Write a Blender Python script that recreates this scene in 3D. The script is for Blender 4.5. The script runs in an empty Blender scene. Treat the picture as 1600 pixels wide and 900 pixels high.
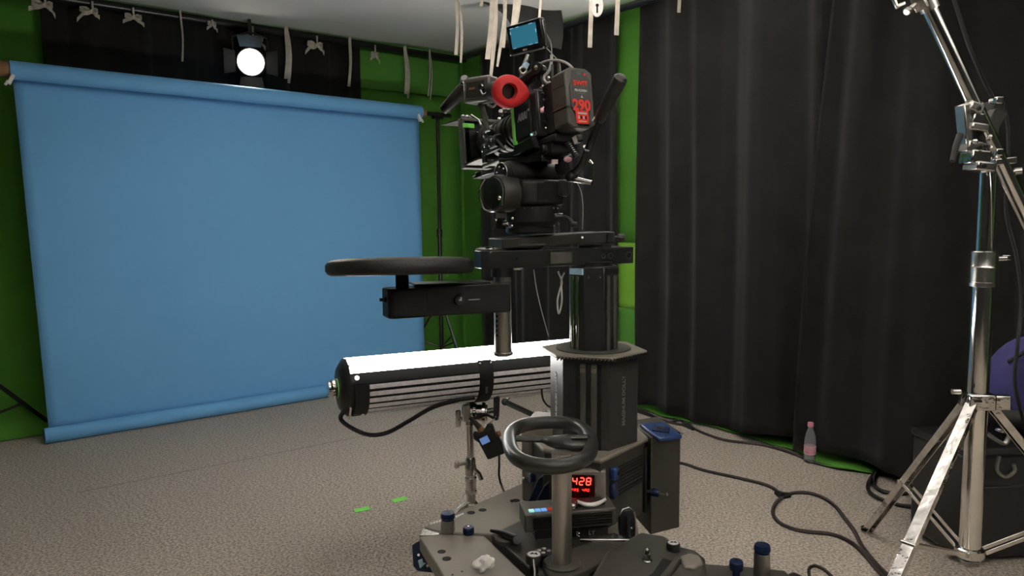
import bpy, bmesh, math, random
from mathutils import Vector, Matrix
random.seed(7)
V = Vector
S = bpy.context.scene
COL = S.collection
R = math.radians
# ------------------------------------------------------------------ camera
CAMZ, FPX, PITCH, ROLL = 1.30, 1155.0, R(5.3), R(-0.5)
cam_d = bpy.data.cameras.new('camera'); cam_d.sensor_width = 36.0; cam_d.lens = FPX / 1600 * 36.0
cam_d.clip_start = 0.05
cam = bpy.data.objects.new('camera', cam_d); COL.objects.link(cam)
CM = Matrix.Translation((0, 0, CAMZ)) @ Matrix.Rotation(R(90) - PITCH, 4, 'X') @ Matrix.Rotation(ROLL, 4, 'Z')
cam.matrix_world = CM
S.camera = cam
# ------------------------------------------------------------------ world, exposure
w = bpy.data.worlds.new('world'); S.world = w; w.use_nodes = True
w.node_tree.nodes['Background'].inputs[0].default_value = (0.8, 0.85, 1, 1)
w.node_tree.nodes['Background'].inputs[1].default_value = 0.02
S.view_settings.view_transform = 'Standard'; S.view_settings.look = 'None'
S.view_settings.gamma = 1.0; S.view_settings.exposure = 0.75; S.view_settings.use_curve_mapping = False
TUBE_EMIT, FRES_EMIT, FRES_W, PANEL_EMIT = 17.0, 22.0, 30.0, 38.0

# ------------------------------------------------------------------ survey helpers: a sighted direction to a point at a known distance / height
CR = CM.to_3x3(); CO = V((0, 0, CAMZ))
def ray(px, py): return CR @ V(((px - 800) / FPX, (450 - py) / FPX, -1))
def P(px, py, Y): d = ray(px, py); return CO + d * (Y / d.y)
def F(px, py, z=0.0): d = ray(px, py); return CO + d * ((z - CAMZ) / d.z)
def H(px, py, A, n): d = ray(px, py); return CO + d * ((A - CO).dot(n) / d.dot(n))
def basis(o, x, z):
    x = V(x).normalized(); z = V(z); z = (z - x * z.dot(x)).normalized(); y = z.cross(x)
    m = Matrix((x, y, z)).transposed().to_4x4(); m.translation = o; return m
T = Matrix.Translation
def RZ(a): return Matrix.Rotation(R(a), 4, 'Z')
def RX(a): return Matrix.Rotation(R(a), 4, 'X')
def RY(a): return Matrix.Rotation(R(a), 4, 'Y')

# ------------------------------------------------------------------ materials
MATS = {}
def mat(name, col, rough=0.5, metal=0.0, var=0.12, scale=18.0, bump=0.0, bscale=None, emit=None, estr=0, spec=0.5, trans=0.0, ior=1.45, sheen=0.0, coat=0.0, stretch=None):
    m = bpy.data.materials.new(name); m.use_nodes = True; nt = m.node_tree; b = nt.nodes['Principled BSDF']
    b.inputs['Roughness'].default_value = rough; b.inputs['Metallic'].default_value = metal
    b.inputs['Specular IOR Level'].default_value = spec; b.inputs['Transmission Weight'].default_value = trans
    b.inputs['IOR'].default_value = ior; b.inputs['Sheen Weight'].default_value = sheen; b.inputs['Coat Weight'].default_value = coat
    tc = nt.nodes.new('ShaderNodeTexCoord'); n = nt.nodes.new('ShaderNodeTexNoise'); n.inputs['Scale'].default_value = scale; n.inputs['Detail'].default_value = 5
    src = tc.outputs['Object']
    if stretch:
        mp = nt.nodes.new('ShaderNodeMapping'); mp.inputs['Scale'].default_value = stretch; nt.links.new(src, mp.inputs[0]); src = mp.outputs[0]
    nt.links.new(src, n.inputs['Vector'])
    r = nt.nodes.new('ShaderNodeValToRGB'); e = r.color_ramp.elements
    e[0].position = 0.3; e[1].position = 0.7
    e[0].color = (*[c * (1 - var) for c in col], 1); e[1].color = (*[min(1, c * (1 + var)) for c in col], 1)
    nt.links.new(n.outputs['Fac'], r.inputs[0]); nt.links.new(r.outputs[0], b.inputs['Base Color'])
    if bump:
        n2 = nt.nodes.new('ShaderNodeTexNoise'); n2.inputs['Scale'].default_value = bscale or scale * 6; n2.inputs['Detail'].default_value = 4
        nt.links.new(src, n2.inputs['Vector'])
        bp = nt.nodes.new('ShaderNodeBump'); bp.inputs['Strength'].default_value = bump; bp.inputs['Distance'].default_value = 0.01
        nt.links.new(n2.outputs['Fac'], bp.inputs['Height']); nt.links.new(bp.outputs[0], b.inputs['Normal'])
    if emit:
        b.inputs['Emission Color'].default_value = (*emit, 1); b.inputs['Emission Strength'].default_value = estr
    MATS[name] = m; return m
mat('black_paint', (.013, .0125, .012), .45, bump=.08, bscale=300, spec=.35)
mat('black_satin', (.016, .016, .016), .28, spec=.6)
mat('black_rubber', (.02, .02, .019), .5, bump=.06, bscale=250)
mat('black_leather', (.016, .015, .014), .46, bump=.25, bscale=220)
mat('handle_foam', (.026, .026, .022), .34, bump=.05, bscale=260)
mat('anodised', (.04, .038, .034), .42, .35, bump=.05, bscale=400)
mat('anodised_light', (.10, .094, .082), .45, .3, bump=.04, bscale=300)
mat('dolly_grey', (.2, .178, .148), .5, .2, var=.1, scale=6, bump=.05, bscale=200)
mat('dolly_dark', (.05, .046, .038), .5, .2, var=.15, scale=9, bump=.05, bscale=200)
mat('steel', (.42, .40, .37), .3, 1, var=.08, stretch=(1, 1, .05), scale=60)
mat('chrome', (.78, .76, .73), .1, 1, var=.05)
mat('chrome_worn', (.7, .68, .65), .1, 1, var=.2, scale=30, bump=.5, bscale=14)
mat('alloy', (.58, .56, .53), .25, 1, var=.12)
mat('blue_anodised', (.009, .02, .065), .32, .35)
mat('blue_plastic', (.014, .042, .15), .35)
mat('navy', (.009, .017, .055), .4)
mat('pale_blue', (.36, .55, .68), .5)
mat('white_plastic', (.75, .73, .7), .4)
mat('white_print', (.55, .54, .52), .6)
mat('grey_print', (.075, .072, .062), .6)
mat('letter_grey', (.17, .165, .15), .6)
mat('red_rubber', (.56, .02, .022), .6, bump=.1, bscale=250)
mat('red_print', (.75, .035, .02), .5)
mat('green_tape', (.24, .82, .13), .6, bump=.1)
mat('tape_cloth', (.5, .45, .38), .9, var=.15, bump=.3, bscale=200)
mat('tissue', (.82, .79, .74), .95, bump=.3, bscale=80)
mat('cardboard', (.26, .14, .07), .85)
mat('curtain', (.016, .0147, .0135), .92, var=.2, scale=5, bump=.25, bscale=350, sheen=.12, spec=.15)
mat('curtain_lit', (.075, .071, .067), .92, var=.2, scale=5, bump=.25, bscale=350, sheen=.2, spec=.15)  # lighter copy of curtain: lamplight on the black swag put into its colour
mat('blue_paper', (.16, .42, .74), .8, var=.035, scale=1.2, bump=.04, bscale=60, spec=.25)
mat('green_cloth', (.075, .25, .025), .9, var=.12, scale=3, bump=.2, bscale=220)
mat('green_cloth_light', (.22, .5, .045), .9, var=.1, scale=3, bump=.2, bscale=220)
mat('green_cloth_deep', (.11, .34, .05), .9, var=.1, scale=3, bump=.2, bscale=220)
mat('green_wall', (.07, .22, .025), .85, var=.12, scale=2, bump=.1, bscale=120)
mat('silk', (.42, .435, .45), .85, var=.04, scale=1.5, bump=.05, bscale=40, spec=.3)
mat('plaster', (.7, .69, .67), .9)
nt_ = MATS['silk'].node_tree; tr_ = nt_.nodes.new('ShaderNodeBsdfTranslucent'); tr_.inputs[0].default_value = (.72, .72, .72, 1)
mx_ = nt_.nodes.new('ShaderNodeMixShader'); mx_.inputs[0].default_value = .6; ou_ = nt_.nodes['Material Output']
nt_.links.new(nt_.nodes['Principled BSDF'].outputs[0], mx_.inputs[1]); nt_.links.new(tr_.outputs[0], mx_.inputs[2]); nt_.links.new(mx_.outputs[0], ou_.inputs[0])
mat('dark_wall', (.05, .05, .05), .9)
mat('tube_diffuser', (.9, .9, .88), .6, emit=(1, .97, .93), estr=TUBE_EMIT)
mat('strip_silver', (.86, .82, .84), .5, .0, var=.14, scale=45, bump=.35, bscale=70)
mat('fresnel_glass', (.9, .9, .9), .3, emit=(1, .9, .76), estr=FRES_EMIT)
mat('panel_glow', (.9, .9, .9), .5, emit=(1, .93, .84), estr=PANEL_EMIT)
mat('led_red', (.3, 0, 0), .5, emit=(1, .05, .03), estr=2.6)
mat('led_soft', (.3, 0, 0), .5, emit=(1, .03, .02), estr=1.3)
mat('led_glass', (.03, .002, .002), .12)
mat('screen_teal', (.02, .05, .06), .3, var=.1, scale=8, emit=(.03, .19, .29), estr=.42)
mat('screen_blue', (.02, .05, .1), .3, emit=(.2, .35, .75), estr=.3)
mat('screen_grid', (.4, .5, .55), .4, emit=(.25, .42, .5), estr=.5)
mat('lcd_green', (.3, .6, .5), .4, emit=(.3, .65, .6), estr=.5)
mat('lcd_blue', (.1, .25, .5), .4, emit=(.12, .3, .65), estr=.5)
mat('lens_glass', (.02, .02, .03), .05, spec=.9)
mat('clear_plastic', (.85, .87, .9), .12, trans=.86, ior=1.35, var=0)
mat('water', (.95, .98, 1), .02, trans=1.0, ior=1.33, var=0)
mat('pink', (.75, .27, .35), .5)
mat('pink_label', (.8, .42, .48), .6)
mat('purple_nylon', (.055, .05, .19), .75, bump=.2, bscale=200)
mat('cable_black', (.022, .02, .02), .55)
mat('cable_brown', (.045, .032, .030), .55)
mat('cable_grey', (.38, .36, .34), .5)
mat('hole', (.006, .005, .005), .8)
mat('flag_grey', (.07, .07, .068), .9, spec=.1)
mat('carpet_edge', (.25, .225, .2), .95)
# carpet
m = mat('carpet', (.3, .27, .235), .95, bump=.5, bscale=260, spec=.1); nt = m.node_tree
for n_ in list(nt.nodes):
    if n_.bl_idname in ('ShaderNodeValToRGB',): ramp = n_
    if n_.bl_idname == 'ShaderNodeTexNoise' and n_.inputs['Scale'].default_value == 18.0: nz = n_
nz.inputs['Scale'].default_value = 95; nz.inputs['Detail'].default_value = 3; nz.inputs['Roughness'].default_value = .7
ramp.color_ramp.elements[0].position = .38; ramp.color_ramp.elements[1].position = .62
ramp.color_ramp.elements[0].color = (.25, .215, .183, 1); ramp.color_ramp.elements[1].color = (.63, .555, .475, 1)

# ------------------------------------------------------------------ object helpers
WM = {}
def tag(o, label, cat, group=None, kind=None):
    o['label'] = label; o['category'] = cat
    if group: o['group'] = group
    if kind: o['kind'] = kind
    return o
def thing(name, label, cat, loc, group=None):
    o = bpy.data.objects.new(name, None); COL.objects.link(o); o.location = loc; o.empty_display_size = .1
    WM[o] = T(V(loc)); return tag(o, label, cat, group)
class MB:
    def __init__(s, M=None): s.v = []; s.f = []; s.M = M or Matrix.Identity(4)
    def add(s, vs, fs, M=None):
        MM = s.M @ M if M is not None else s.M
        n = len(s.v); s.v += [MM @ V(p) for p in vs]; s.f += [tuple(n + i for i in f) for f in fs]; return s
    def box(s, c, d, M=None):
        x, y, z = d[0] / 2, d[1] / 2, d[2] / 2
        vs = [(c[0] + i * x, c[1] + j * y, c[2] + k * z) for k in (-1, 1) for j in (-1, 1) for i in (-1, 1)]
        return s.add(vs, [(0, 2, 3, 1), (4, 5, 7, 6), (0, 1, 5, 4), (2, 6, 7, 3), (0, 4, 6, 2), (1, 3, 7, 5)], M)
    def prism(s, poly, z0, z1, M=None):
        n = len(poly); a = sum(poly[i][0] * poly[(i + 1) % n][1] - poly[(i + 1) % n][0] * poly[i][1] for i in range(n))
        if a < 0: poly = poly[::-1]
        vs = [(p[0], p[1], z0) for p in poly] + [(p[0], p[1], z1) for p in poly]
        fs = [tuple(range(n))[::-1], tuple(range(n, 2 * n))] + [(i, (i + 1) % n, n + (i + 1) % n, n + i) for i in range(n)]
        return s.add(vs, fs, M)
    def tube(s, path, r, n=10, closed=False, cap=True, flat=1.0):
        path = [V(p) for p in path]; L = len(path); rs = r if isinstance(r, (list, tuple)) else [r] * L
        vs = []; fs = []; up = None
        for i, p in enumerate(path):
            a = path[(i - 1) % L] if (i or closed) else p; b = path[(i + 1) % L] if (i < L - 1 or closed) else p
            t = (b - a).normalized() if (b - a).length > 1e-9 else V((0, 0, 1))
            if up is None: up = V((0, 0, 1)) if abs(t.z) < .95 else V((1, 0, 0))
            up = (up - t * up.dot(t)); up = up.normalized() if up.length > 1e-6 else t.orthogonal().normalized()
            q = t.cross(up)
            for k in range(n):
                an = 2 * math.pi * k / n; vs.append(p + (q * math.cos(an) + up * math.sin(an) * flat) * rs[i])
        m = L if closed else L - 1
        for i in range(m):
            for k in range(n):
                a, b = i * n, ((i + 1) % L) * n; k2 = (k + 1) % n
                fs.append((a + k, a + k2, b + k2, b + k))
        if cap and not closed: fs.append(tuple(range(n))[::-1]); fs.append(tuple(range((L - 1) * n, L * n)))
        return s.add(vs, fs)
    def cyl(s, a, b, r, r2=None, n=24): return s.tube([a, b], [r, r if r2 is None else r2], n)
    def lathe(s, prof, o, ax=(0, 0, 1), n=32):
        ax = V(ax).normalized(); o = V(o)
        x = ax.orthogonal().normalized(); y = ax.cross(x); vs = []; fs = []
        for r, z in prof:
            for k in range(n):
                an = 2 * math.pi * k / n; vs.append(o + ax * z + (x * math.cos(an) + y * math.sin(an)) * max(r, 1e-5))
        for i in range(len(prof) - 1):
            for k in range(n):
                k2 = (k + 1) % n; fs.append((i * n + k, i * n + k2, (i + 1) * n + k2, (i + 1) * n + k))
        fs.append(tuple(range(n))[::-1]); fs.append(tuple(range((len(prof) - 1) * n, len(prof) * n)))
        return s.add(vs, fs)
    def ball(s, c, r, sc=(1, 1, 1), n=16):
        prof = [(r * math.sin(math.pi * i / n), -r * math.cos(math.pi * i / n)) for i in range(n + 1)]
        sub = MB(); sub.lathe(prof, (0, 0, 0), (0, 0, 1), n * 2)
        return s.add([(c[0] + p.x * sc[0], c[1] + p.y * sc[1], c[2] + p.z * sc[2]) for p in sub.v], sub.f)
    def grid(s, fn, nu, nv):
        vs = [fn(i / nu, j / nv) for j in range(nv + 1) for i in range(nu + 1)]; k = nu + 1
        return s.add(vs, [(j * k + i, j * k + i + 1, (j + 1) * k + i + 1, (j + 1) * k + i) for j in range(nv) for i in range(nu)])
    def slab(s, pts, up, th):
        """closed polygon of world points, thickened along up"""
        n = len(pts); pts = [V(p) for p in pts]; up = V(up).normalized()
        nn = V((0, 0, 0))
        for i in range(n): nn += (pts[i] - pts[0]).cross(pts[(i + 1) % n] - pts[0])
        if nn.dot(up) < 0: pts = pts[::-1]
        vs = [p - up * th for p in pts] + pts
        return s.add(vs, [tuple(range(n))[::-1], tuple(range(n, 2 * n))] + [(i, (i + 1) % n, n + (i + 1) % n, n + i) for i in range(n)])
    def build(s, name, m, parent=None, bev=0.0, seg=2, smooth=32, solid=0.0, origin=None, sub=0):
        me = bpy.data.meshes.new(name)
        root = parent
        while root is not None and root.parent: root = root.parent
        if root is not None: W = WM[root]
        else: W = T(V(origin)) if origin is not None else T(V((sum(p.x for p in s.v) / len(s.v), sum(p.y for p in s.v) / len(s.v), min(p.z for p in s.v))))
        I = W.inverted()
        me.from_pydata([I @ p for p in s.v], [], s.f); me.update()
        me.materials.append(MATS[m])
        bm = bmesh.new(); bm.from_mesh(me); bmesh.ops.recalc_face_normals(bm, faces=bm.faces) if not solid else None; bm.to_mesh(me); bm.free()
        for p in me.polygons: p.use_smooth = True
        me.set_sharp_from_angle(angle=R(smooth))
        o = bpy.data.objects.new(name, me); COL.objects.link(o)
        if parent: o.parent = parent
        else: o.matrix_world = W; WM[o] = W
        if solid: md = o.modifiers.new('thickness', 'SOLIDIFY'); md.thickness = solid; md.offset = 0
        if bev: md = o.modifiers.new('bevel', 'BEVEL'); md.width = bev; md.segments = seg; md.limit_method = 'ANGLE'; md.angle_limit = R(40)
        if sub: md = o.modifiers.new('smooth', 'SUBSURF'); md.levels = sub; md.render_levels = sub
        return o
def TOR(c, ax, rad, r, M=None, n=28):
    ax = V(ax).normalized(); x = ax.orthogonal().normalized(); y = ax.cross(x)
    return MB(M).tube([V(c) + (x * math.cos(2 * math.pi * i / n) + y * math.sin(2 * math.pi * i / n)) * rad for i in range(n)], r, 8, closed=True)
def spline(pts, k=8):
    pts = [V(p) for p in pts]; out = []
    for i in range(len(pts) - 1):
        p0 = pts[max(i - 1, 0)]; p1 = pts[i]; p2 = pts[i + 1]; p3 = pts[min(i + 2, len(pts) - 1)]
        for j in range(k):
            t = j / k; out.append(.5 * ((2 * p1) + (p2 - p0) * t + (2 * p0 - 5 * p1 + 4 * p2 - p3) * t * t + (-p0 + 3 * p1 - 3 * p2 + p3) * t ** 3))
    out.append(pts[-1]); return out
def text(s, M, size, m, parent, name='lettering', ext=.0006, sx=1.0, shear=0.0, bold=0.0):
    cu = bpy.data.curves.new(name, 'FONT'); cu.body = s; cu.size = size; cu.align_x = 'CENTER'; cu.align_y = 'CENTER'; cu.extrude = ext; cu.shear = shear; cu.offset = bold; cu.resolution_u = 3
    t = bpy.data.objects.new('tmp', cu); COL.objects.link(t)
    dg = bpy.context.evaluated_depsgraph_get(); me = bpy.data.meshes.new_from_object(t.evaluated_get(dg))
    mb = MB(M @ Matrix.Diagonal((sx, 1, 1, 1))); mb.add([v.co.copy() for v in me.vertices], [tuple(p.vertices) for p in me.polygons])
    bpy.data.objects.remove(t); bpy.data.curves.remove(cu); bpy.data.meshes.remove(me)
    return mb.build(name, m, parent, smooth=20)
def cable(name, label, pts, r, m='cable_black', group=None, k=8):
    o = MB().tube(spline(pts, k), r, 8).build(name, m); return tag(o, label, 'cable', group)
def crumple(c, r, seed, sc=(1, 1, 1), n=12, amp=.45):
    rnd = random.Random(seed); b = MB(); b.ball((0, 0, 0), 1, n=n)
    dirs = [(V((rnd.uniform(-1, 1), rnd.uniform(-1, 1), rnd.uniform(-1, 1))).normalized(), rnd.uniform(3, 8), rnd.uniform(0, 6)) for _ in range(7)]
    o = MB()
    vs = []
    for p in b.v:
        q = p.normalized(); f = 1 + amp * sum(math.sin(q.dot(d) * k + ph) for d, k, ph in dirs) / 3.2
        vs.append(V((c[0] + q.x * r * f * sc[0], c[1] + q.y * r * f * sc[1], c[2] + q.z * r * f * sc[2])))
    o.add(vs, b.f); return o

# ------------------------------------------------------------------ room
YAW = R(38.3)
U = V((math.cos(YAW), math.sin(YAW), 0)); W_ = V((-math.sin(YAW), math.cos(YAW), 0)); UP = V((0, 0, 1))
C0 = F(729, 566, 0); C0.z = 0
ZS = 2.72; ZC = 3.35; LB, LR = 7.2, 9.2
def room(a, b, z=0.0): return C0 + U * a + W_ * b + UP * z     # a<0 along the back wall, b<0 along the right wall
def struct(o): o['kind'] = 'structure'; return o
RM = basis(C0, U, UP)
FLOOR = struct(MB(RM).box((-LB / 2, -LR / 2, -.05), (LB + .4, LR + .4, .1)).build('floor', 'carpet', origin=C0))
sa_, sb_ = F(120, 770, 0), F(700, 655, 0)
MB(basis((sa_ + sb_) / 2, sb_ - sa_, UP)).box((0, 0, .0002), ((sb_ - sa_).length, .006, .0012)).build('carpet_seam', 'carpet_edge', FLOOR)
struct(MB(RM).box((-LB / 2, -LR / 2, ZC + .05), (LB + .4, LR + .4, .1)).build('ceiling', 'plaster'))
struct(MB(RM).box((-LB / 2, .1, ZC / 2), (LB + .4, .2, ZC)).build('wall_back', 'green_wall'))
struct(MB(RM).box((.1, -LR / 2, ZC / 2), (.2, LR, ZC)).build('wall_right', 'green_wall'))
struct(MB(RM).box((-LB - .1, -LR / 2, ZC / 2), (.2, LR, ZC)).build('wall_left', 'dark_wall'))
struct(MB(RM).box((-LB / 2, -LR - .1, ZC / 2), (LB + .4, .2, ZC)).build('wall_front', 'dark_wall'))

def rw(px, py=450, off=0.0):      # distance b along the right wall where a sight line meets it
    p = H(px, py, C0 - U * off, U); return (p - C0).dot(W_), p.z
def bw(px, py=450):
    p = H(px, py, C0, W_); return (p - C0).dot(U), p.z

# ------------------------------------------------------------------ green screen cloths
def cloth_back(a0, a1, z0, z1, m, name, label, off=.012, sweep=0.0):
    def fn(u, v):
        a = a0 + (a1 - a0) * u; z = z0 + (z1 - z0) * v; d = off + .006 * math.sin(a * 3.1 + z)
        if sweep and z < .28:
            t = 1 - z / .28; d += sweep * t * t * t; z = max(.006, z)
        return room(a, -d, z)
    o = MB().grid(fn, 40, 30).build(name, m, solid=.003); return tag(o, label, 'cloth', 'green screen cloths on the walls')
cloth_back(-LB + .1, -.04, .0, ZS - .05, 'green_cloth', 'green_screen_cloth', 'wide dark green screen cloth behind the blue backdrop, sweeping onto the floor', sweep=.2)
cloth_back(-5.6, -4.28, 2.0, ZS - .02, 'green_cloth_deep', 'green_screen_cloth', 'lighter green cloth strip at the top left behind the backdrop', off=.03)
cloth_back(-1.72, -.05, 2.36, ZS - .06, 'green_cloth_deep', 'green_screen_cloth', 'lighter green cloth strip under the ceiling pipe right of the dark curtain', off=.03)
def cloth_right(px0, px1, y0, y1, m, label, off):
    b0 = rw(px0)[0]; b1 = rw(px1)[0]; z0 = max(.004, rw(.5 * (px0 + px1), y1)[1]); z1 = min(2.7, rw(.5 * (px0 + px1), y0)[1])
    def fn(u, v):
        b = b0 + (b1 - b0) * u; z = z0 + (z1 - z0) * v; d = off + .004 * math.sin(b * 7)
        return room(-d, b, z)
    tag(MB().grid(fn, 16, 12).build('green_screen_cloth', m, solid=.003), label, 'cloth', 'green screen cloths on the walls')
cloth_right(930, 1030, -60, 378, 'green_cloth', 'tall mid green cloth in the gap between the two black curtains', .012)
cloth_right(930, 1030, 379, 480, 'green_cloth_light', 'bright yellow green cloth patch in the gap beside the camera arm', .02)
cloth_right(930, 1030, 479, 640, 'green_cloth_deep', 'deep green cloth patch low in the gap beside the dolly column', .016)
# green cloth lying along the floor under the right curtain
def fl(u, v):
    b = rw(1000)[0] + (rw(1470)[0] - rw(1000)[0]) * u; d = .01 + v * (.06 + .15 * math.exp(-((u - .78) / .12) ** 2) + .05 * math.exp(-((u - .17) / .06) ** 2) + .03 * math.exp(-((u - .55) / .05) ** 2)); return room(-d, b, .012 + .004 * math.sin(u * 40) + .02 * (1 - v) ** 3)
tag(MB().grid(fl, 60, 8).build('green_floor_cloth', 'green_cloth', solid=.004), 'bright green cloth edge peeping out under the long black curtain', 'cloth')

# ------------------------------------------------------------------ curtains
def curtain(name, label, a, b, zt, zb, seed, amp, lam, m='curtain', hem=None, n=None, lean=None, group='black studio curtains'):
    rnd = random.Random(seed); a = V(a); b = V(b); L = (b - a).length; t = (b - a).normalized(); nrm = V((-t.y, t.x, 0))
    if nrm.dot(V((0, -1, 0))) < 0: nrm = -nrm
    cs = [(lam * f, rnd.uniform(0, 6.3), am, rnd.uniform(.1, .5), rnd.uniform(.8, 1.8)) for f, am in ((1, 1), (.61, .55), (1.73, .8), (.37, .28))]
    n = n or int(L / lam * 26)
    def fn(u, v):
        s = L * u; z = zt + (zb - zt) * v; d = 0
        for la, ph, am, wob, wz in cs:
            x = 2 * math.pi * s / la + ph + wob * math.sin(z * wz + ph)
            d += am * (math.sin(x) + .3 * math.sin(2 * x + ph))
        d *= amp * (.75 + .4 * v)
        if hem and v > .9: z += hem(u) * (v - .9) / .1
        sh = lean(u, v) if lean else 0
        return a + t * (s + sh) + nrm * d + UP * z
    o = MB().grid(fn, n, 40).build(name, m, solid=.004, smooth=180); return tag(o, label, 'curtain', group)
o_ = .1
a0, a1 = bw(62, 60)[0], bw(556, 120)[0]
curtain('black_curtain', 'dark curtain hanging high behind the blue backdrop below the ceiling pipe', room(a0, -.08), room(a1, -.08), ZS - .03, .5, 3, .012, .26)
b0, b1 = rw(752, 450, .09)[0], rw(964, 450, .09)[0]
curtain('black_curtain', 'black curtain in the far corner behind the camera, left of the green gap', room(-.09, b0), room(-.09, b1), ZS - .02, .04, 5, .017, .36)
b0, b1 = rw(999, 450, .1)[0], rw(1330, 450, .1)[0]
curtain('black_curtain', 'long black curtain right of the green gap, behind the water bottle', room(-.1, b0), room(-.1, b1), ZS + .02, .03, 11, .026, .52,
        hem=lambda u: .02 * math.sin(u * 9 + 1) + .03 * u, lean=lambda u, v: -.05 * (1 - v) * (u > .5) * (u - .5))
b0, b1 = rw(1250, 450, .15)[0], rw(1236)[0] - 3.4
curtain('black_curtain', 'wide black curtain behind the chrome light stand', room(-.16, b0), room(-.14, b1), ZS + .02, .03, 21, .03, .6,
        hem=lambda u: .03 * math.sin(u * 14), lean=lambda u, v: (.18 * (1 - v) ** 1.5) * max(0, 1 - u * 5))

# ------------------------------------------------------------------ ceiling silk, pipes, black swag
def silk(u, v):
    a = -LB + .15 + (LB - .2) * u; b = -LR + .2 + (LR - .26) * v
    return room(a, b, ZS + .012 * math.sin(a * 1.3 + 1) + .01 * math.sin(b * 1.7) + .004 * math.sin(a * 7 + b * 3))
tag(MB().grid(silk, 60, 70).build('ceiling_silk', 'silk', solid=.004, smooth=180), 'pale grey diffusion silk stretched overhead as a false ceiling', 'fabric')
def pipe(name, label, a, b, r=.022):
    o = MB().cyl(a, b, r, n=16).build(name, 'black_satin'); return tag(o, label, 'pipe', 'overhead curtain pipes')
zp = ZS - .045
pipe('curtain_pipe', 'dark pipe under the ceiling silk along the back wall', room(-LB + .2, -.13, zp), room(-.06, -.13, zp), .026)
pipe('curtain_pipe', 'dark pipe under the ceiling silk along the right wall', room(-.13, -LR + .3, zp), room(-.13, -.22, zp), .024)
PA = P(760, 0, 4.4); PA.z = zp
pb0 = PA + W_ * .35; pb1 = PA - W_ * 2.2
pipe('curtain_pipe', 'overhead pipe in mid room carrying the long white tapes', pb0, pb1)
tp = [(728, -10), (785, 3), (832, 12), (878, 8)]; bt = [(764, 4), (797, 39), (835, 72), (874, 78)]
def poly_at(lst, t):
    x = t * (len(lst) - 1); i = min(int(x), len(lst) - 2); f = x - i
    return (lst[i][0] + (lst[i + 1][0] - lst[i][0]) * f, lst[i][1] + (lst[i + 1][1] - lst[i][1]) * f)
def swag(u, v):
    a = poly_at(tp, u); b = poly_at(bt, u); p = P(a[0] + (b[0] - a[0]) * v, a[1] + (b[1] - a[1]) * v, 4.95 + .25 * u)
    return p + W_ * (.03 * math.sin(u * 9 + v * 3))
tag(MB().grid(swag, 24, 14).build('black_swag', 'curtain_lit', solid=.004, smooth=180), 'black cloth swag slung from the ceiling above the monitor, lamplight painted in as grey', 'fabric')

# ------------------------------------------------------------------ white tie tapes
def tape(pts, label, w=.022, group='white tie tapes hanging overhead', second=None):
    o = thing('tie_tape', label, 'tape', pts[0], group)
    rnd = random.Random(len(label) * 7 + int(pts[0].x * 100))
    for k, pp in enumerate([pts] + ([second] if second else [])):
        sp = spline(pp, 6); n = len(sp); vs = []; fs = []
        for i, p in enumerate(sp):
            an = .35 * math.sin(i * .35 + rnd.uniform(0, .3)) + k; d = V((math.cos(an), .6 * math.sin(an), .08 * math.sin(i))) * (w / 2)
            q = V((d.y, -d.x, 0)).normalized() * .0012
            vs += [p - d - q, p + d - q, p + d + q, p - d + q]
        for i in range(n - 1):
            for j in range(4): fs.append((i * 4 + j, i * 4 + (j + 1) % 4, i * 4 + 4 + (j + 1) % 4, i * 4 + 4 + j))
        fs += [(0, 1, 2, 3), tuple(range(4 * n - 4, 4 * n))]
        MB().add(vs, fs).build('ribbon', 'tape_cloth', o)
    return o
def wall_pipe(px, py):   # point on the back pipe seen at px
    p = H(px, py, room(0, -.155), W_); p.z = zp; return p
def hang(px, ytop, ybot, label, dx=0, w=.022, two=False):
    a = wall_pipe(px, ytop); n = room(0, -.165)
    b = H(px + dx, ybot, n, W_); a2 = a - W_ * .03 + UP * .03
    mid = (a + b) / 2 - W_ * .02 + U * .006
    t = tape([a2, a - W_ * .02, mid, b], label, w, second=[a2, a - W_ * .02 + U * .01, mid + U * .02, b + U * .02 - UP * .03] if two else None)
hang(281, 28, 96, 'single white tape hanging straight down left of the bright lamp', 4, .012)
hang(446, 55, 123, 'broad white tape hanging just right of the bright lamp', 1, .028, True)
hang(545, 73, 135, 'white tape hanging at the right end of the dark back curtain', 0, .022)
hang(631, 86, 147, 'white tape hanging before the green wall above the backdrop end', 3, .024, True)
hang(669, 91, 150, 'thin pair of white tapes hanging nearest the room corner', 0, .01, True)
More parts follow.
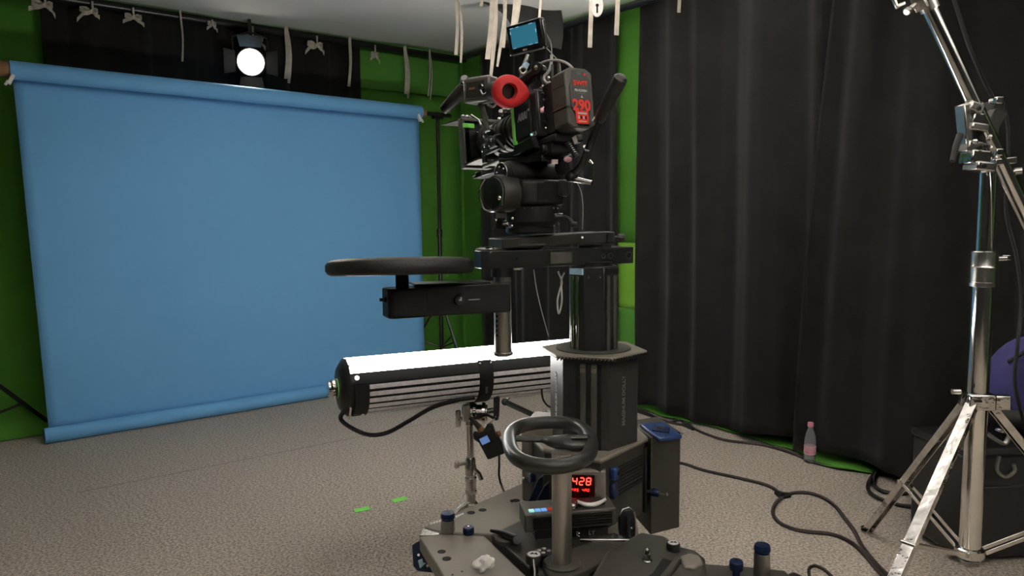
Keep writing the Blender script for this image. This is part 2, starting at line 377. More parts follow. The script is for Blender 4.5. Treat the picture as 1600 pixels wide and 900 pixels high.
def bow(px, py, label, s=1.0, sd=0):
    c = H(px, py, room(0, -.17), W_); rnd = random.Random(sd)
    top = V((c.x, c.y, zp)) - W_ * .0
    o = thing('tie_bow', label, 'tape', c, 'white tie tapes knotted round the back pipe')
    MB().ball(c, .016 * s, (1, .8, .9), 8).build('knot', 'tape_cloth', o)
    def rib(pts, w):
        sp = spline(pts, 6); b = MB(); vs = []; fs = []
        for i, p in enumerate(sp):
            d = V((0, 0, 1)) * (w / 2) + W_ * .006 * math.sin(i); q = W_ * .0012
            vs += [p - d - q, p + d - q, p + d + q, p - d + q]
        for i in range(len(sp) - 1):
            for j in range(4): fs.append((i * 4 + j, i * 4 + (j + 1) % 4, i * 4 + 4 + (j + 1) % 4, i * 4 + 4 + j))
        b.add(vs, fs); b.build('ribbon', 'tape_cloth', o)
    for sg in (-1, 1):
        a = rnd.uniform(.2, 1.2) * s; L = rnd.uniform(.03, .075) * s
        rib([c, c + U * sg * L * .6 + UP * .014 * s, c + U * sg * L + UP * .005, c + U * sg * L * .5 - UP * .02 * s - W_ * .02, c - W_ * .012], .026 * s)
        rib([c, c + U * sg * L * .7 - UP * .02, c + U * sg * L * 1.25 - UP * (.02 + a * .04)], .026 * s)
    MB().tube([c + U * .003, top - W_ * .0 + U * .003], .007, 6).build('loop', 'tape_cloth', o)
bow(70, 8, 'tape bow knotted at the far left end of the back pipe', 1.0, 1)
bow(144, 18, 'drooping tape bow on the back pipe, second from the left', .95, 2)
bow(208, 27, 'tape bow on the back pipe, third from the left', .9, 3)
bow(331, 38, 'flat tape bow on the back pipe left of the lamp', .8, 4)
bow(395, 60, 'tape bow hanging directly above the bright lamp', 1.0, 5)
bow(495, 71, 'tape bow on the back pipe between the two hanging tapes', 1.1, 6)
bow(586, 86, 'tape bow on the back pipe at the start of the green wall', .95, 7)
def mid_pipe(px):  # point of the mid room pipe on the vertical sight plane of px
    d = ray(px, 0); nn = V((d.y, -d.x, 0)); t = -(PA - CO).dot(nn) / W_.dot(nn); p = PA + W_ * t; return p
def drop(px, ybot, label, w=.024, px1=None, second=None):
    a = mid_pipe(px); Y = a.y; b = P(px1 or px, ybot, Y); top = a + UP * .025
    s2 = None
    if second: e = P(second[0], second[1], Y - .01); s2 = [top, a - UP * .05 + U * .02 - W_ * .03, (a + e) / 2 + U * .015 - W_ * .03, e]
    tape([top, a - W_ * .03 - UP * .03, (a + b) / 2 - W_ * .03 + U * .012, b - W_ * .03], label, w, 'long white tapes on the mid room pipe', s2)
drop(708, 87, 'pair of long white tapes hanging leftmost before the grey ceiling', .02, 708, (720, 98))
drop(765, 94, 'widest long white tape left of the monitor', .03, 757, (767, 118))
drop(782, 76, 'twisted long white tape touching the left side of the monitor', .022, 781, (777, 104))
drop(800, 44, 'long white tape ending behind the top of the monitor', .03, 797, (806, 40))
drop(838, 30, 'short white tape above the right corner of the monitor', .014, 837)
drop(914, 76, 'white tape hanging above the battery before the black curtain', .022, 915)
drop(955, 57, 'white tape hanging left of the green gap', .022, 956)
drop(1053, 22, 'short frayed white tape high before the long black curtain', .014, 1052)
drop(746, 12, 'short tape stub at the top edge above the grey ceiling', .02, 747)
# keyhole hanger
hp = mid_pipe(933); c_ = P(933, 10, hp.y)
kh = thing('keyhole_hanger', 'white oval keyhole hanger dangling between two tapes', 'hanger', c_)
ell = [(.03 * math.cos(a), .05 * math.sin(a)) for a in [2 * math.pi * i / 28 for i in range(28)]]
MB(basis(c_, (1, 0, 0), (0, -1, 0))).prism(ell, -.004, .004).build('plate', 'white_plastic', kh, bev=.002)
MB(basis(c_, (1, 0, 0), (0, -1, 0))).prism([(.008 * math.cos(a), .004 + .008 * math.sin(a)) for a in [2 * math.pi * i / 14 for i in range(14)]], .0042, .005).prism([(-.004, 0), (.004, 0), (.004, -.032), (-.004, -.032)], .0042, .005).build('keyhole', 'hole', kh)
MB().cyl(c_ + UP * .045, V((c_.x, c_.y, hp.z)), .003, n=8).build('wire', 'steel', kh)

# ------------------------------------------------------------------ blue backdrop
B0 = F(72, 690, 0); B0 = V((B0.x, B0.y, 0))
def bp(px, py, off=0.0): return H(px, py, B0 - W_ * off, W_)
TL, TR, BL, BR = bp(20, 122), bp(655, 184), bp(76, 672), bp(664, 588)
bd = thing('blue_backdrop', 'large blue seamless paper backdrop rolled at top and bottom', 'backdrop', (B0 + V((bp(664, 588).x, bp(664, 588).y, 0))) / 2)
def sheet(u, v):
    p = (TL * (1 - u) + TR * u) * (1 - v) + (BL * (1 - u) + BR * u) * v
    bl = .010 * math.sin(u * 5 + v * 2) * v + .004 * math.sin(u * 23 + 3 * v) * math.exp(-v * 2.5) + .003 * math.sin(v * 11 + u * 3)
    return p - W_ * bl
MB().grid(sheet, 50, 40).build('paper_sheet', 'blue_paper', bd, solid=.002, smooth=180)
ta, tb = bp(14, 109, .055), bp(657, 176, .055); rt = .052
MB().lathe([(rt * .9, 0), (rt, .002), (rt, (tb - ta).length - .002), (rt * .9, (tb - ta).length)], ta, tb - ta, 40).build('top_roll', 'blue_paper', bd)
dr = (tb - ta).normalized()
MB().lathe([(.045, 0), (.045, .1), (.034, .1), (.034, 0)], ta - dr * .06, dr, 28).build('cardboard_core', 'cardboard', bd)
MB().lathe([(.034, 0), (.034, .06), (.026, .06), (.026, 0)], tb - dr * .02, dr, 28).build('cardboard_core', 'cardboard', bd)
MB().cyl(ta - dr * .3, tb + dr * .28, .016, n=14).build('crossbar', 'black_satin', bd)
ba, bb = V((BL.x, BL.y, .046)) - W_ * .05 - U * .03, V((BR.x, BR.y, .046)) - W_ * .05 + U * .01
MB().lathe([(.038, 0), (.046, .002), (.046, (bb - ba).length - .002), (.038, (bb - ba).length)], ba, bb - ba, 36).build('bottom_roll', 'blue_paper', bd)
for e, sg in ((bp(17, 124, .1), -1), (bp(655, 184, .1), 1)):
    c = MB(basis(e, U, UP)); c.box((0, 0, 0), (.02, .03, .06), RY(-25 * sg)).box((.008 * sg, -.008, -.03), (.014, .012, .03), RY(-30 * sg)); c.build('clip', 'white_plastic', bd, bev=.003)
def tripod(o, base, top, pr, m, rad, zc, zb, ang0, k=3, leg_r=.009):
    MB().cyl(base + UP * .12, base + UP * (top * .55), pr * 1.25, n=16).build('lower_tube', m, o)
    MB().cyl(base + UP * (top * .5), base + UP * top, pr, n=16).build('upper_tube', m, o)
    cl = MB().cyl(base + UP * (top * .55 - .03), base + UP * (top * .55 + .03), pr * 1.8, n=16).build('collar', m, o)
    MB().cyl(base + UP * (top * .55) + V((0, -pr, 0)), base + UP * (top * .55) + V((.0, -pr - .035, 0)), .012, n=10).build('knob', 'black_rubber', cl)
    MB().cyl(base + UP * (zc - .03), base + UP * (zc + .025), pr * 2.1, n=16).build('leg_collar', m, o)
    for i in range(k):
        an = ang0 + 2 * math.pi * i / k; d = V((math.cos(an), math.sin(an), 0))
        ft = base + d * rad + UP * .012
        MB().tube([base + UP * zc + d * pr * 1.5, ft], leg_r, 8).build('leg', m, o)
        MB().tube([base + UP * zb + d * pr, base + UP * zc * .5 + d * (rad * .5)], leg_r * .7, 8).build('brace', m, o)
        MB().ball(ft, leg_r * 1.35, n=6).build('foot', 'black_rubber', o)
st = bp(692, 540, 0); st = V((st.x, st.y, 0)) + W_ * .02
so = thing('backdrop_stand', 'thin black tripod stand at the right end of the blue backdrop', 'stand', st, 'backdrop stands')
tripod(so, st, (tb.z + .03), .014, 'black_satin', .38, .62, .25, R(68.3))
MB().box((0, 0, 0), (.09, .05, .05), basis(V((st.x, st.y, tb.z)), U, UP)).build('hook_bracket', 'black_paint', so, bev=.006)
st2 = ta - dr * .22; st2 = V((st2.x, st2.y, 0)) + W_ * .13
so = thing('backdrop_stand', 'black tripod stand whose legs show left of the blue backdrop', 'stand', st2, 'backdrop stands')
tripod(so, st2, ta.z + .03, .014, 'black_satin', .42, .42, .18, R(68.3), leg_r=.013)
MB().box((0, 0, 0), (.09, .06, .07), basis(V((st2.x, st2.y, ta.z)), U, UP)).build('hook_bracket', 'black_paint', so, bev=.006)

# ------------------------------------------------------------------ lamp above the backdrop
lc = H(392, 97, room(0, -.24), W_)
la = thing('studio_lamp', 'glaring round studio lamp with barn doors above the blue backdrop', 'lamp', lc)
ldir = (CO + UP * .1 - lc); ldir.z -= .1; ldir.normalize()
LM = basis(lc, ldir.cross(UP).normalized() * -1, ldir)      # local z looks out of the lens
MB(LM).lathe([(.03, -.15), (.07, -.14), (.085, -.1), (.09, -.02), (.1, .0), (.1, .02), (.09, .02), (.088, .0)], (0, 0, 0)).build('housing', 'black_paint', la)
MB(LM).lathe([(.086, .0), (.07, .012), (.04, .02), (.0, .024)], (0, 0, 0), n=32).build('lens', 'fresnel_glass', la)
for ax, sx in ((0, 1), (1, 1), (2, 1), (3, 1)):
    A = LM @ RZ(90 * ax)
    MB(A).add([(-.07, .1, .02), (.07, .1, .02), (.085, .175, .055), (-.085, .175, .055), (-.07, .101, .016), (.07, .101, .016), (.085, .176, .051), (-.085, .176, .051)],
              [(0, 1, 2, 3), (7, 6, 5, 4), (0, 4, 5, 1), (1, 5, 6, 2), (2, 6, 7, 3), (3, 7, 4, 0)]).build('barn_door', 'black_satin', la)
MB().tube([LM @ V((-.115, 0, -.04)), V((lc.x, lc.y, zp - .1)) + (LM @ V((-.115, 0, 0)) - lc), V((lc.x, lc.y, zp - .06)), V((lc.x, lc.y, zp - .1)) + (LM @ V((.115, 0, 0)) - lc), LM @ V((.115, 0, -.04))], .007, 8).build('yoke', 'black_satin', la)
MB().cyl(V((lc.x, lc.y, zp - .07)), V((lc.x, lc.y, ZS)), .012, n=12).build('hanger', 'black_satin', la)
ld = bpy.data.lights.new('lamp_beam', 'SPOT'); ld.energy = FRES_W; ld.spot_size = R(85); ld.spot_blend = .6; ld.shadow_soft_size = .06; ld.color = (1, .88, .74)
lo = bpy.data.objects.new('lamp_beam', ld); COL.objects.link(lo); lo.parent = la
lo.matrix_local = T(lc).inverted() @ (LM @ T((0, 0, .05)) @ RX(180))

# ------------------------------------------------------------------ ceiling lamps of the room (further back)
for i, (a, b, lab) in enumerate(((-1.3, -2.9, 'right front'), (-3.3, -5.2, 'left front'), (-1.7, -6.8, 'right rear'), (-3.9, -7.0, 'left rear'))):
    c = room(a, b, ZC - .1)
    p = thing('ceiling_light', 'long ceiling light panel above the silk, %s of the four' % lab, 'lamp', c, 'ceiling light panels above the silk')
    MB(basis(c, U, UP)).box((0, 0, .03), (1.5, .64, .05)).build('housing', 'white_plastic', p, bev=.006)
    MB(basis(c, U, UP)).box((0, 0, 0), (1.44, .58, .012)).build('diffuser', 'panel_glow', p)
    for sx in (-.6, .6): MB(basis(c, U, UP)).cyl((sx, 0, .05), (sx, 0, .1), .006, n=8).build('hanger', 'steel', p)

# ------------------------------------------------------------------ camera dolly
DC = V((.26, 2.35, 0)); ZD = .36
dol = thing('camera_dolly', 'heavy grey camera dolly with hexagonal column, seat arm and steering handle', 'dolly', DC)
def deck(pts, z, th, name='deck_plate', m='dolly_grey', bev=.004):
    return MB().slab([F(x, y, z) for x, y in pts], UP, th).build(name, m, dol, bev=bev)
deck([(662, 823), (782, 770), (835, 746), (985, 752), (1000, 845), (900, 850), (760, 834), (690, 831)], ZD, .035)
d1 = deck([(655, 838), (688, 834), (757, 837), (860, 935), (905, 1010), (760, 1010)], ZD, .045)
d2 = deck([(768, 834), (815, 812), (1000, 846), (1010, 930), (880, 935)], ZD + .004, .03, 'deck_plate', 'dolly_dark')
d3 = deck([(1095, 880), (1180, 886), (1226, 891), (1300, 960), (1180, 1010), (1060, 960)], ZD, .04, 'deck_plate', 'dolly_dark')
deck([(655, 836), (662, 823), (690, 831), (686, 834)], ZD - .004, .03, 'corner_piece', 'alloy', .002)
def hole(px, py, r, par): MB().cyl(F(px, py, ZD) - UP * .001, F(px, py, ZD) + UP * .0006, r, n=20).build('hole', 'hole', par)
for x, y, r in ((690, 862, .012), (698, 873, .013), (722, 893, .003), (707, 898, .003)): hole(x, y, r, d1)
for x, y, r in ((736, 801, .013), (754, 797, .013), (806, 782, .014)): hole(x, y, r, d1)
def dots(px0, py0, px1, py1, n):
    for i in range(n):
        p = F(px0 + (px1 - px0) * i / (n - 1), py0 + (py1 - py0) * i / (n - 1), ZD)
        MB().box(p + UP * .0015, (.006, .012, .003)).build('marking', 'white_plastic', d1)
dots(674, 819, 687, 815, 4); dots(713, 808, 723, 804, 4)
# body of the base
hexpts = [F(940, 718, .59), F(1013, 683, .59), V((.42, 2.58, .59)), V((.16, 2.62, .59)), V((.035, 2.46, .59)), V((.09, 2.24, .59))]
def ring_off(pts, k):
    c = sum(pts, V((0, 0, 0))) / len(pts); return [c + (p - c) * k for p in pts]
def at_z(pts, z): return [V((p.x, p.y, z)) for p in pts]
MB().slab(at_z(hexpts, .59), UP, .016).build('base_cover', 'dolly_grey', dol, bev=.006)
MB().slab(at_z(ring_off(hexpts, .95), .575), UP, .235).build('base_housing', 'dolly_dark', dol, bev=.004)
e0, e1 = ring_off(hexpts, .952)[0], ring_off(hexpts, .952)[1]
EM = basis(V((e0.x, e0.y, 0)), V((e1.x - e0.x, e1.y - e0.y, 0)), UP); eL = V((e1.x - e0.x, e1.y - e0.y, 0)).length
g = MB(EM)
for i in range(9): g.box((eL * .62, -.001, .535 - i * .011), (eL * .6, .004, .004))
g.build('vent_grille', 'black_paint', dol)
MB(EM).box((eL * .97, -.004, .45), (.012, .012, .22)).build('corner_strip', 'black_paint', dol, bev=.002)
# blue latch on the right front face
lt = MB(EM).box((eL * .22, -.012, .53), (.026, .026, .04)).build('latch', 'blue_plastic', dol, bev=.008)
MB(EM).box((eL * .22, -.01, .475), (.028, .02, .05)).build('latch_body', 'navy', lt, bev=.006)
MB(EM).cyl((eL * .23, -.0235, .532), (eL * .23, -.0262, .532), .008).build('latch_hole', 'hole', lt)
# side battery boxes
bx0, bx1 = V((.449, 2.352, 0)), V((.558, 2.408, 0)); dvv = V((-.036, .2, 0))
MB().slab(at_z([bx0, bx1, bx1 + dvv, bx0 + dvv], .59), UP, .33).build('power_box', 'dolly_dark', dol, bev=.004)
lid = MB().slab([F(1030, 685, .603), F(1066, 680, .603), F(1036, 659, .603), F(1000, 662, .603)], UP, .012).build('blue_lid', 'blue_plastic', dol, bev=.003)
lcn = (F(1030, 685, .604) + F(1066, 680, .604) + F(1036, 659, .604) + F(1000, 662, .604)) / 4
LMx = basis(lcn, F(1066, 680, .603) - F(1030, 685, .603), UP)
MB(LMx).prism([(-.035, 0), (0, .045), (.035, 0), (0, -.045)], -.002, .004).build('raised_panel', 'blue_anodised', lid, bev=.002)
MB(LMx).cyl((.005, .01, .003), (.005, .01, .0052), .011).build('lid_hole', 'hole', lid)
for sx, sy in ((-.036, -.07), (.036, -.07), (-.036, .07), (.036, .07)): MB(LMx).cyl((sx, sy, 0), (sx, sy, .003), .004, n=10).build('screw', 'steel', lid)
kb = P(1018, 769, 2.34)
kn = MB().lathe([(.011, 0), (.013, .004), (.013, .022), (.011, .026)], kb, V((.8, -.35, 0)), 14).build('clamp_knob', 'blue_anodised', dol)
MB().cyl(kb + V((.8, -.35, 0)) * .03, kb + V((.8, -.35, 0)) * .055, .003, n=8).ball(kb + V((.8, -.35, 0)) * .057, .0055, n=6).build('pin', 'chrome', kn)
MB().cyl(kb - V((.8, -.35, 0)) * .03, kb, .006, n=10).build('shank', 'black_paint', kn)
lb0, lb1 = V((.026, 2.395, 0)), V((.15, 2.36, 0)); dv2 = V((.05, .19, 0))
MB().slab(at_z([lb0, lb1, lb1 + dv2, lb0 + dv2], .62), UP, .258).build('power_box', 'dolly_grey', dol, bev=.008)
kb = P(835, 746, 2.33)
kn = MB().lathe([(.014, 0), (.016, .004), (.016, .014), (.013, .018)], kb, (-.95, -.3, 0), 16).build('clamp_knob', 'blue_anodised', dol)
MB().cyl(kb + V((-.95, -.3, 0)) * .015, kb + V((-.95, -.3, 0)) * .034, .003, n=8).ball(kb + V((-.95, -.3, 0)) * .036, .006, n=6).build('pin', 'chrome', kn)
# blue pedals / guards left of the steering post
for (q, nm) in (([(820, 795), (842, 748), (850, 742), (858, 742), (836, 795)], 'guard_plate'), ([(832, 795), (850, 760), (858, 753), (880, 753), (880, 795)], 'guard_plate')):
    Yq = 2.27 if q[0][0] == 820 else 2.24
    g = MB().slab([P(x, y, Yq) for x, y in q], (-.3, -1, 0), .012).build(nm, 'navy', dol, bev=.001)
    e = MB().tube([P(x, y, Yq - .006) for x, y in q[:3]], .0022, 6).build('bright_edge', 'alloy', g)
# status display box
dA, dB = P(867, 737, 2.157), P(947, 737, 2.145); dA.z = dB.z = .55
DM_ = basis(dA, dB - dA, UP); dW = (dB - dA).length
dbx = MB(DM_).slab([(0, 0, 0), (dW, 0, 0), (dW, .14, .024), (0, .14, .024)], UP, .17).build('display_box', 'dolly_grey', dol, bev=.005)
MB(DM_ @ RX(9.7)).prism([(.05, .015), (dW - .024, .015), (dW - .012, .11), (.05, .125)], -.004, .004).build('blue_vent', 'navy', dbx, bev=.002)
for i in range(4): MB(DM_ @ RX(9.7) @ T((dW * .52 + i * .013, .05, .0045)) @ RZ(25)).box((0, 0, 0), (.004, .035, .002)).build('vent_slot', 'pale_blue', dbx)
def face_x(px): return (P(px, 760, 2.15) - dA).dot((dB - dA).normalized())
x0, x1 = face_x(869), face_x(929); zt, zb = -.012, -.118
scr = MB(DM_).box(((x0 + x1) / 2, -.002, (zt + zb) / 2), (x1 - x0, .004, zt - zb)).build('display_glass', 'led_glass', dbx)
MB(DM_).box((x1 + .003, -.005, zt - .03), (.003, .006, .06)).box(((x0 + x1) / 2 + .01, -.005, zt + .004), (x1 - x0, .006, .003)).build('display_bezel', 'alloy', dbx)
SEG = {'0': 'abcdef', '1': 'bc', '2': 'abged', '3': 'abgcd', '4': 'fgbc', '5': 'afgcd', '8': 'abcdefg', 'F': 'aefg', 'A': 'abcefg', 'P': 'abefg', 'E': 'adefg', 'R': 'efabg', 'Y': 'fgbcd', 'D': 'bcdeg', 'N': 'ceg', 'S': 'afgcd', 'O': 'abcdef', 'H': 'fegbc', ' ': ''}
def seven(s, x, z, wd, hh, th, m, name):
    for i, ch in enumerate(s):
        if not SEG[ch]: continue
        b = MB(DM_ @ T((x + i * wd * 1.65, -.0055, z)))
        hv = {'a': (0, hh, 1), 'g': (0, 0, 1), 'd': (0, -hh, 1), 'b': (wd / 2, hh / 2, 0), 'c': (wd / 2, -hh / 2, 0), 'f': (-wd / 2, hh / 2, 0), 'e': (-wd / 2, -hh / 2, 0)}
        for q in SEG[ch]:
            cx, cz, h = hv[q]; b.box((cx + cz * .12, 0, cz), ((wd - th) if h else th, .002, th if h else (hh - th * .6)))
        b.build(name, m, scr)
seven('428', face_x(898), -.031, .0125, .0105, .0028, 'led_red', 'digit')
seven('0 FAS 4A0', face_x(886), -.058, .0048, .0038, .0014, 'led_soft', 'digit')
seven('ROP 80 AND', face_x(878), -.088, .0048, .0038, .0014, 'led_soft', 'digit')
# control console
cA, cB = P(820, 806, 2.04), P(963, 797, 2.09); cA.z = cB.z = .459
CMx = basis(cA, cB - cA, UP); cW = (cB - cA).length
con = MB(CMx).slab([(0, 0, 0), (cW, 0, 0), (cW, .085, .008), (0, .085, .008)], UP, .052).build('control_console', 'anodised_light', dol, bev=.004)
gr = MB(CMx)
for i in range(5): gr.box((cW * .52, -.002, -.012 - i * .0075), (cW * .86, .005, .0045))
gr.build('console_grille', 'black_paint', con)
for i, mm in enumerate(('lcd_green', 'lcd_blue', 'lcd_blue', 'red_print')): MB(CMx).box((.024 + i * .0185, .022, .003), (.016, .018, .004)).build('button', mm, con, bev=.001)
MB(CMx).box((cW * .72, .04, .009), (cW * .36, .04, .012)).build('lever_bed', 'black_satin', con, bev=.003)
lv = [CMx @ V((cW * (.58 + .32 * t), .012, .01 + .015 * (2 * t - 1) ** 2)) for t in [i / 12 for i in range(13)]]
MB().tube(lv, [.004 + .003 * math.sin(math.pi * i / 12) for i in range(13)], 8).build('rocker_lever', 'white_plastic', con)
MB().tube([CMx @ V((cW * .58, .012, .025)), CMx @ V((cW * .565, .01, .012)), CMx @ V((cW * .56, .008, .004))], .004, 8).ball(CMx @ V((cW * .53, .012, .01)), .009, n=8).build('lever_pivot', 'chrome', con)
MB(CMx).box((.08, .03, -.06), (.1, .06, .03)).box((cW * .66, .03, -.07), (.03, .03, .06)).build('console_bracket', 'black_paint', dol, bev=.003)
MB(CMx).ball((cW * .585, .0, -.068), .004, n=6).ball((cW * .585, .0, -.077), .004, n=6).build('screw', 'chrome', con)
# plate with DOLLY lettering
pA = P(880, 838, 2.12); pM = basis(P(925, 838, 2.11), V((1, .12, 0)), V((0, -1, .0)))
MB(pM).box((-.03, 0, -.01), (.16, .05, .012)).build('name_plate', 'dolly_dark', dol, bev=.003)
text('DOLLY', basis(P(915, 833, 2.095), V((1, .12, 0)), V((.12, -1, 0))), .018, 'white_print', dol)
# oval hand lever on the right
ov = basis(P(981, 822, 2.09), V((.92, .2, 0)), V((.2, -.95, .1)))
ovp = [(.024 * math.copysign(abs(math.cos(a)) ** .7, math.cos(a)), .05 * math.copysign(abs(math.sin(a)) ** .8, math.sin(a))) for a in [2 * math.pi * i / 32 for i in range(32)]]
hl = MB(ov).prism(ovp, -.02, .004).build('brake_lever', 'black_satin', dol, bev=.004)
MB(ov).tube([(-.024, .03, -.005), (-.012, .049, -.005), (.006, .053, -.005), (.022, .04, -.005)], .003, 8).build('lever_rim', 'alloy', hl)
MB(ov).tube([(0, .03, .006), (-.002, .0, .01), (.0, -.03, .006)], .005, 8).build('lever_wire', 'black_rubber', hl)
MB(ov).ball((0, .022, .008), .004, n=6).ball((.008, -.004, .008), .003, n=6).cyl((-.006, -.042, .003), (-.006, -.042, .008), .006).build('screw', 'chrome', hl)
# steering post, plate and handle
sb = F(878, 885, .385); sb = V((sb.x, sb.y, .385))
MB().slab([F(x, y, .392) for x, y in ((850, 886), (856, 874), (905, 852), (955, 836), (988, 842), (985, 850), (905, 897), (880, 905), (858, 900))], UP, .02).build('steering_plate', 'dolly_dark', dol, bev=.004)
MB().lathe([(.048, -.025), (.05, -.02), (.05, .004), (.046, .008), (.03, .009)], V((sb.x, sb.y, .392)), n=36).build('post_foot', 'dolly_dark', dol)
MB().cyl(V((sb.x, sb.y, .38)), V((sb.x, sb.y, .695)), .0262, n=36).build('steering_post', 'steel', dol)
MB().slab([F(905, 842, .4), F(960, 832, .4), F(985, 843, .4)], UP, .01).build('cover_plate', 'alloy', dol, bev=.002)
loop = [(796, 690), (801, 674), (820, 664), (855, 660), (890, 662), (911, 671), (923, 688), (921, 708), (903, 722), (865, 729), (828, 725), (804, 712)]
lp = [F(x, y, .70) for x, y in loop]; ls = spline(lp + lp[:3], 6)[6:6 + 72]
hd = MB().tube(ls, .0195, 16, closed=True).build('steering_handle', 'handle_foam', dol, smooth=180)
barp = spline([F(799, 685, .70), F(825, 686, .70), F(850, 687, .70), F(868, 690, .70), F(890, 692, .70), F(922, 692, .70)], 6)
MB().tube(barp, [.0155 if i < 11 else min(.042, .0155 + (i - 11) * .0022) for i in range(len(barp))], 16, flat=.5).build('handle_bar', 'handle_foam', hd, smooth=180)
MB().box(F(905, 683, .722), (.045, .02, .002)).build('handle_badge', 'grey_print', hd, bev=.002)
# pegs and knobs
def peg(px, py, r, h):
    b = F(px, py, ZD); b = V((b.x, b.y, ZD)); p = MB().lathe([(r * .95, 0), (r, .004), (r, h), (r * .97, h + .003)], b, n=28).build('rail_peg', 'steel', dol)
    MB().lathe([(r * .9, h), (r * .9, h + .008), (r * 1.02, h + .010), (r * 1.02, h + .018), (r * .9, h + .024), (.004, h + .026)], b, n=28).build('blue_cap', 'blue_anodised', p)
peg(700, 830, .0215, .034); peg(1190, 899, .021, .06)
def bknob(px, py, r, h, z0=ZD, stem=.0):
    b = F(px, py, ZD); b = V((b.x, b.y, z0)); p = MB().lathe([(r * .95, stem), (r, stem + .003), (r, stem + h - .004), (r * .85, stem + h), (.004, stem + h)], b, n=22).build('clamp_knob', 'blue_anodised', dol)
    MB().cyl(b + UP * (stem + h - .002), b + UP * (stem + h + .002), .004, n=10).build('screw', 'chrome', p)
    if stem: MB().cyl(b, b + UP * stem, r * .55, n=16).build('shank', 'blue_anodised', p)
bknob(732, 834, .0175, .022); bknob(1150, 902, .018, .024, stem=.022)
def mknob(px, py, z, r, Y=None):
    b = F(px, py, z); p = MB().lathe([(r, -.022), (r * 1.02, -.018), (r * 1.02, -.003), (r * .95, 0)], b, n=26).build('logo_knob', 'black_rubber', dol)
    q = MB().cyl(b - UP * .001, b + UP * .0012, r * .8, n=26).build('white_disc', 'white_print', p)
    MB().slab([b + V((-r * .5, -r * .12, .0022)), b + V((-r * .15, r * .35, .0022)), b + V((0, 0, .0022)), b + V((r * .35, r * .3, .0022)), b + V((r * .5, -r * .3, .0022)), b + V((.1 * r, -r * .05, .0022))], UP, .0012).build('logo', 'hole', q)
    MB().cyl(b - UP * .05, b - UP * .02, r * .6, n=16).build('shank', 'black_paint', p)
mknob(834, 866, .415, .0215); mknob(1052, 848, .42, .018)
dk = F(850, 862, .395); MB().lathe([(.026, -.03), (.026, 0), (.02, .003)], dk, n=26).build('level_cup', 'black_satin', dol)
for i in range(4): MB().ball(dk + V((.013 * math.cos(i * 1.5), .013 * math.sin(i * 1.5), .003)), .006, (1, 1, .4), 6).build('level_detail', 'white_print', dol)
MB().tube([F(834, 875, .41), F(836, 893, .40), F(836, 910, .39)], .003, 8).build('brake_wire', 'alloy', dol)
MB().tube(spline([F(767, 829, .385), F(785, 833, .388), F(806, 842, .388)], 5), [.005, .006, .006, .007, .008, .009, .0095, .01, .0105, .011, .011], 12).cyl(F(808, 846, .36), F(808, 844, .392), .0115, n=16).build('clamp_lever', 'black_satin', dol)
MB().lathe([(.03, 0), (.03, .012), (.026, .016)], V((*F(790, 848, .36).xy, .362)), n=26).build('lever_boss', 'dolly_dark', dol)
# rounded suspension arm on the right
MB().slab([F(x, y, .40) for x, y in ((948, 858), (1000, 830), (1040, 836), (1062, 852), (1088, 858), (1102, 870), (1105, 892), (1090, 915), (960, 960), (905, 930))], UP, .035).build('suspension_arm', 'dolly_dark', dol, bev=.012, seg=3)
MB().slab([F(x, y, .408) for x, y in ((1062, 868), (1078, 863), (1094, 868), (1099, 878), (1085, 886), (1068, 884))], UP, .02).build('arm_cap', 'dolly_grey', dol, bev=.006, seg=3)
MB().slab([F(x, y, .412) for x, y in ((1055, 868), (1066, 872), (1040, 905), (1010, 935), (995, 930), (1030, 900))], UP, .02).build('arm_link', 'dolly_dark', dol, bev=.005)
MB().slab([F(x, y, .4012) for x, y in ((1036, 872), (1050, 876), (1034, 900), (1008, 925), (990, 918), (1020, 895))], UP, .003).build('arm_slot', 'hole', dol)
MB().lathe([(.014, 0), (.014, .002), (.01, .003), (.01, .024), (.006, .032), (.001, .035)], F(1011, 876, .40), n=16).build('locating_pin', 'chrome', dol)
# blue bracket under the left deck edge
bk = MB().slab([P(x, y, 2.16) for x, y in ((643, 852), (655, 845), (692, 893), (680, 896), (652, 893), (645, 885))], (-.5, -.85, 0), .03).build('track_bracket', 'blue_anodised', dol, bev=.003)
for x, y in ((654, 867), (668, 884)): MB().cyl(P(x, y, 2.125), P(x, y, 2.115), .004, n=12).build('bolt', 'alloy', bk)
MB().slab([P(x, y, 2.11) for x, y in ((653, 876), (658, 874), (659, 880), (664, 881), (656, 888))], (-.5, -.85, 0), .006).build('latch', 'pale_blue', bk)
# chassis and wheels
MB().slab(at_z([V((-.12, 2.1, 0)), V((.3, 1.85, 0)), V((.5, 1.86, 0)), V((.4, 2.1, 0)), V((.36, 2.45, 0)), V((.1, 2.5, 0))], .33), UP, .12).build('chassis', 'dolly_dark', dol, bev=.006)
for x, y, an in ((-.1, 2.1, 30), (.58, 1.8, -20), (.13, 2.46, 10), (.36, 2.44, 10)):
    ax = V((math.cos(R(an)), math.sin(R(an)), 0)); c = V((x, y, .1))
    wh = MB().lathe([(.06, -.025), (.092, -.03), (.1, -.02), (.1, .02), (.092, .03), (.06, .025)], c, ax, 28).build('wheel', 'black_rubber', dol)
    MB().lathe([(.01, -.034), (.055, -.03), (.06, -.02), (.06, .02), (.055, .03), (.01, .034)], c, ax, 24).build('hub', 'alloy', wh)
    MB().cyl(V((x, y, .16)), V((x, y, .3)), .03, n=16).build('wheel_fork', 'dolly_dark', dol)
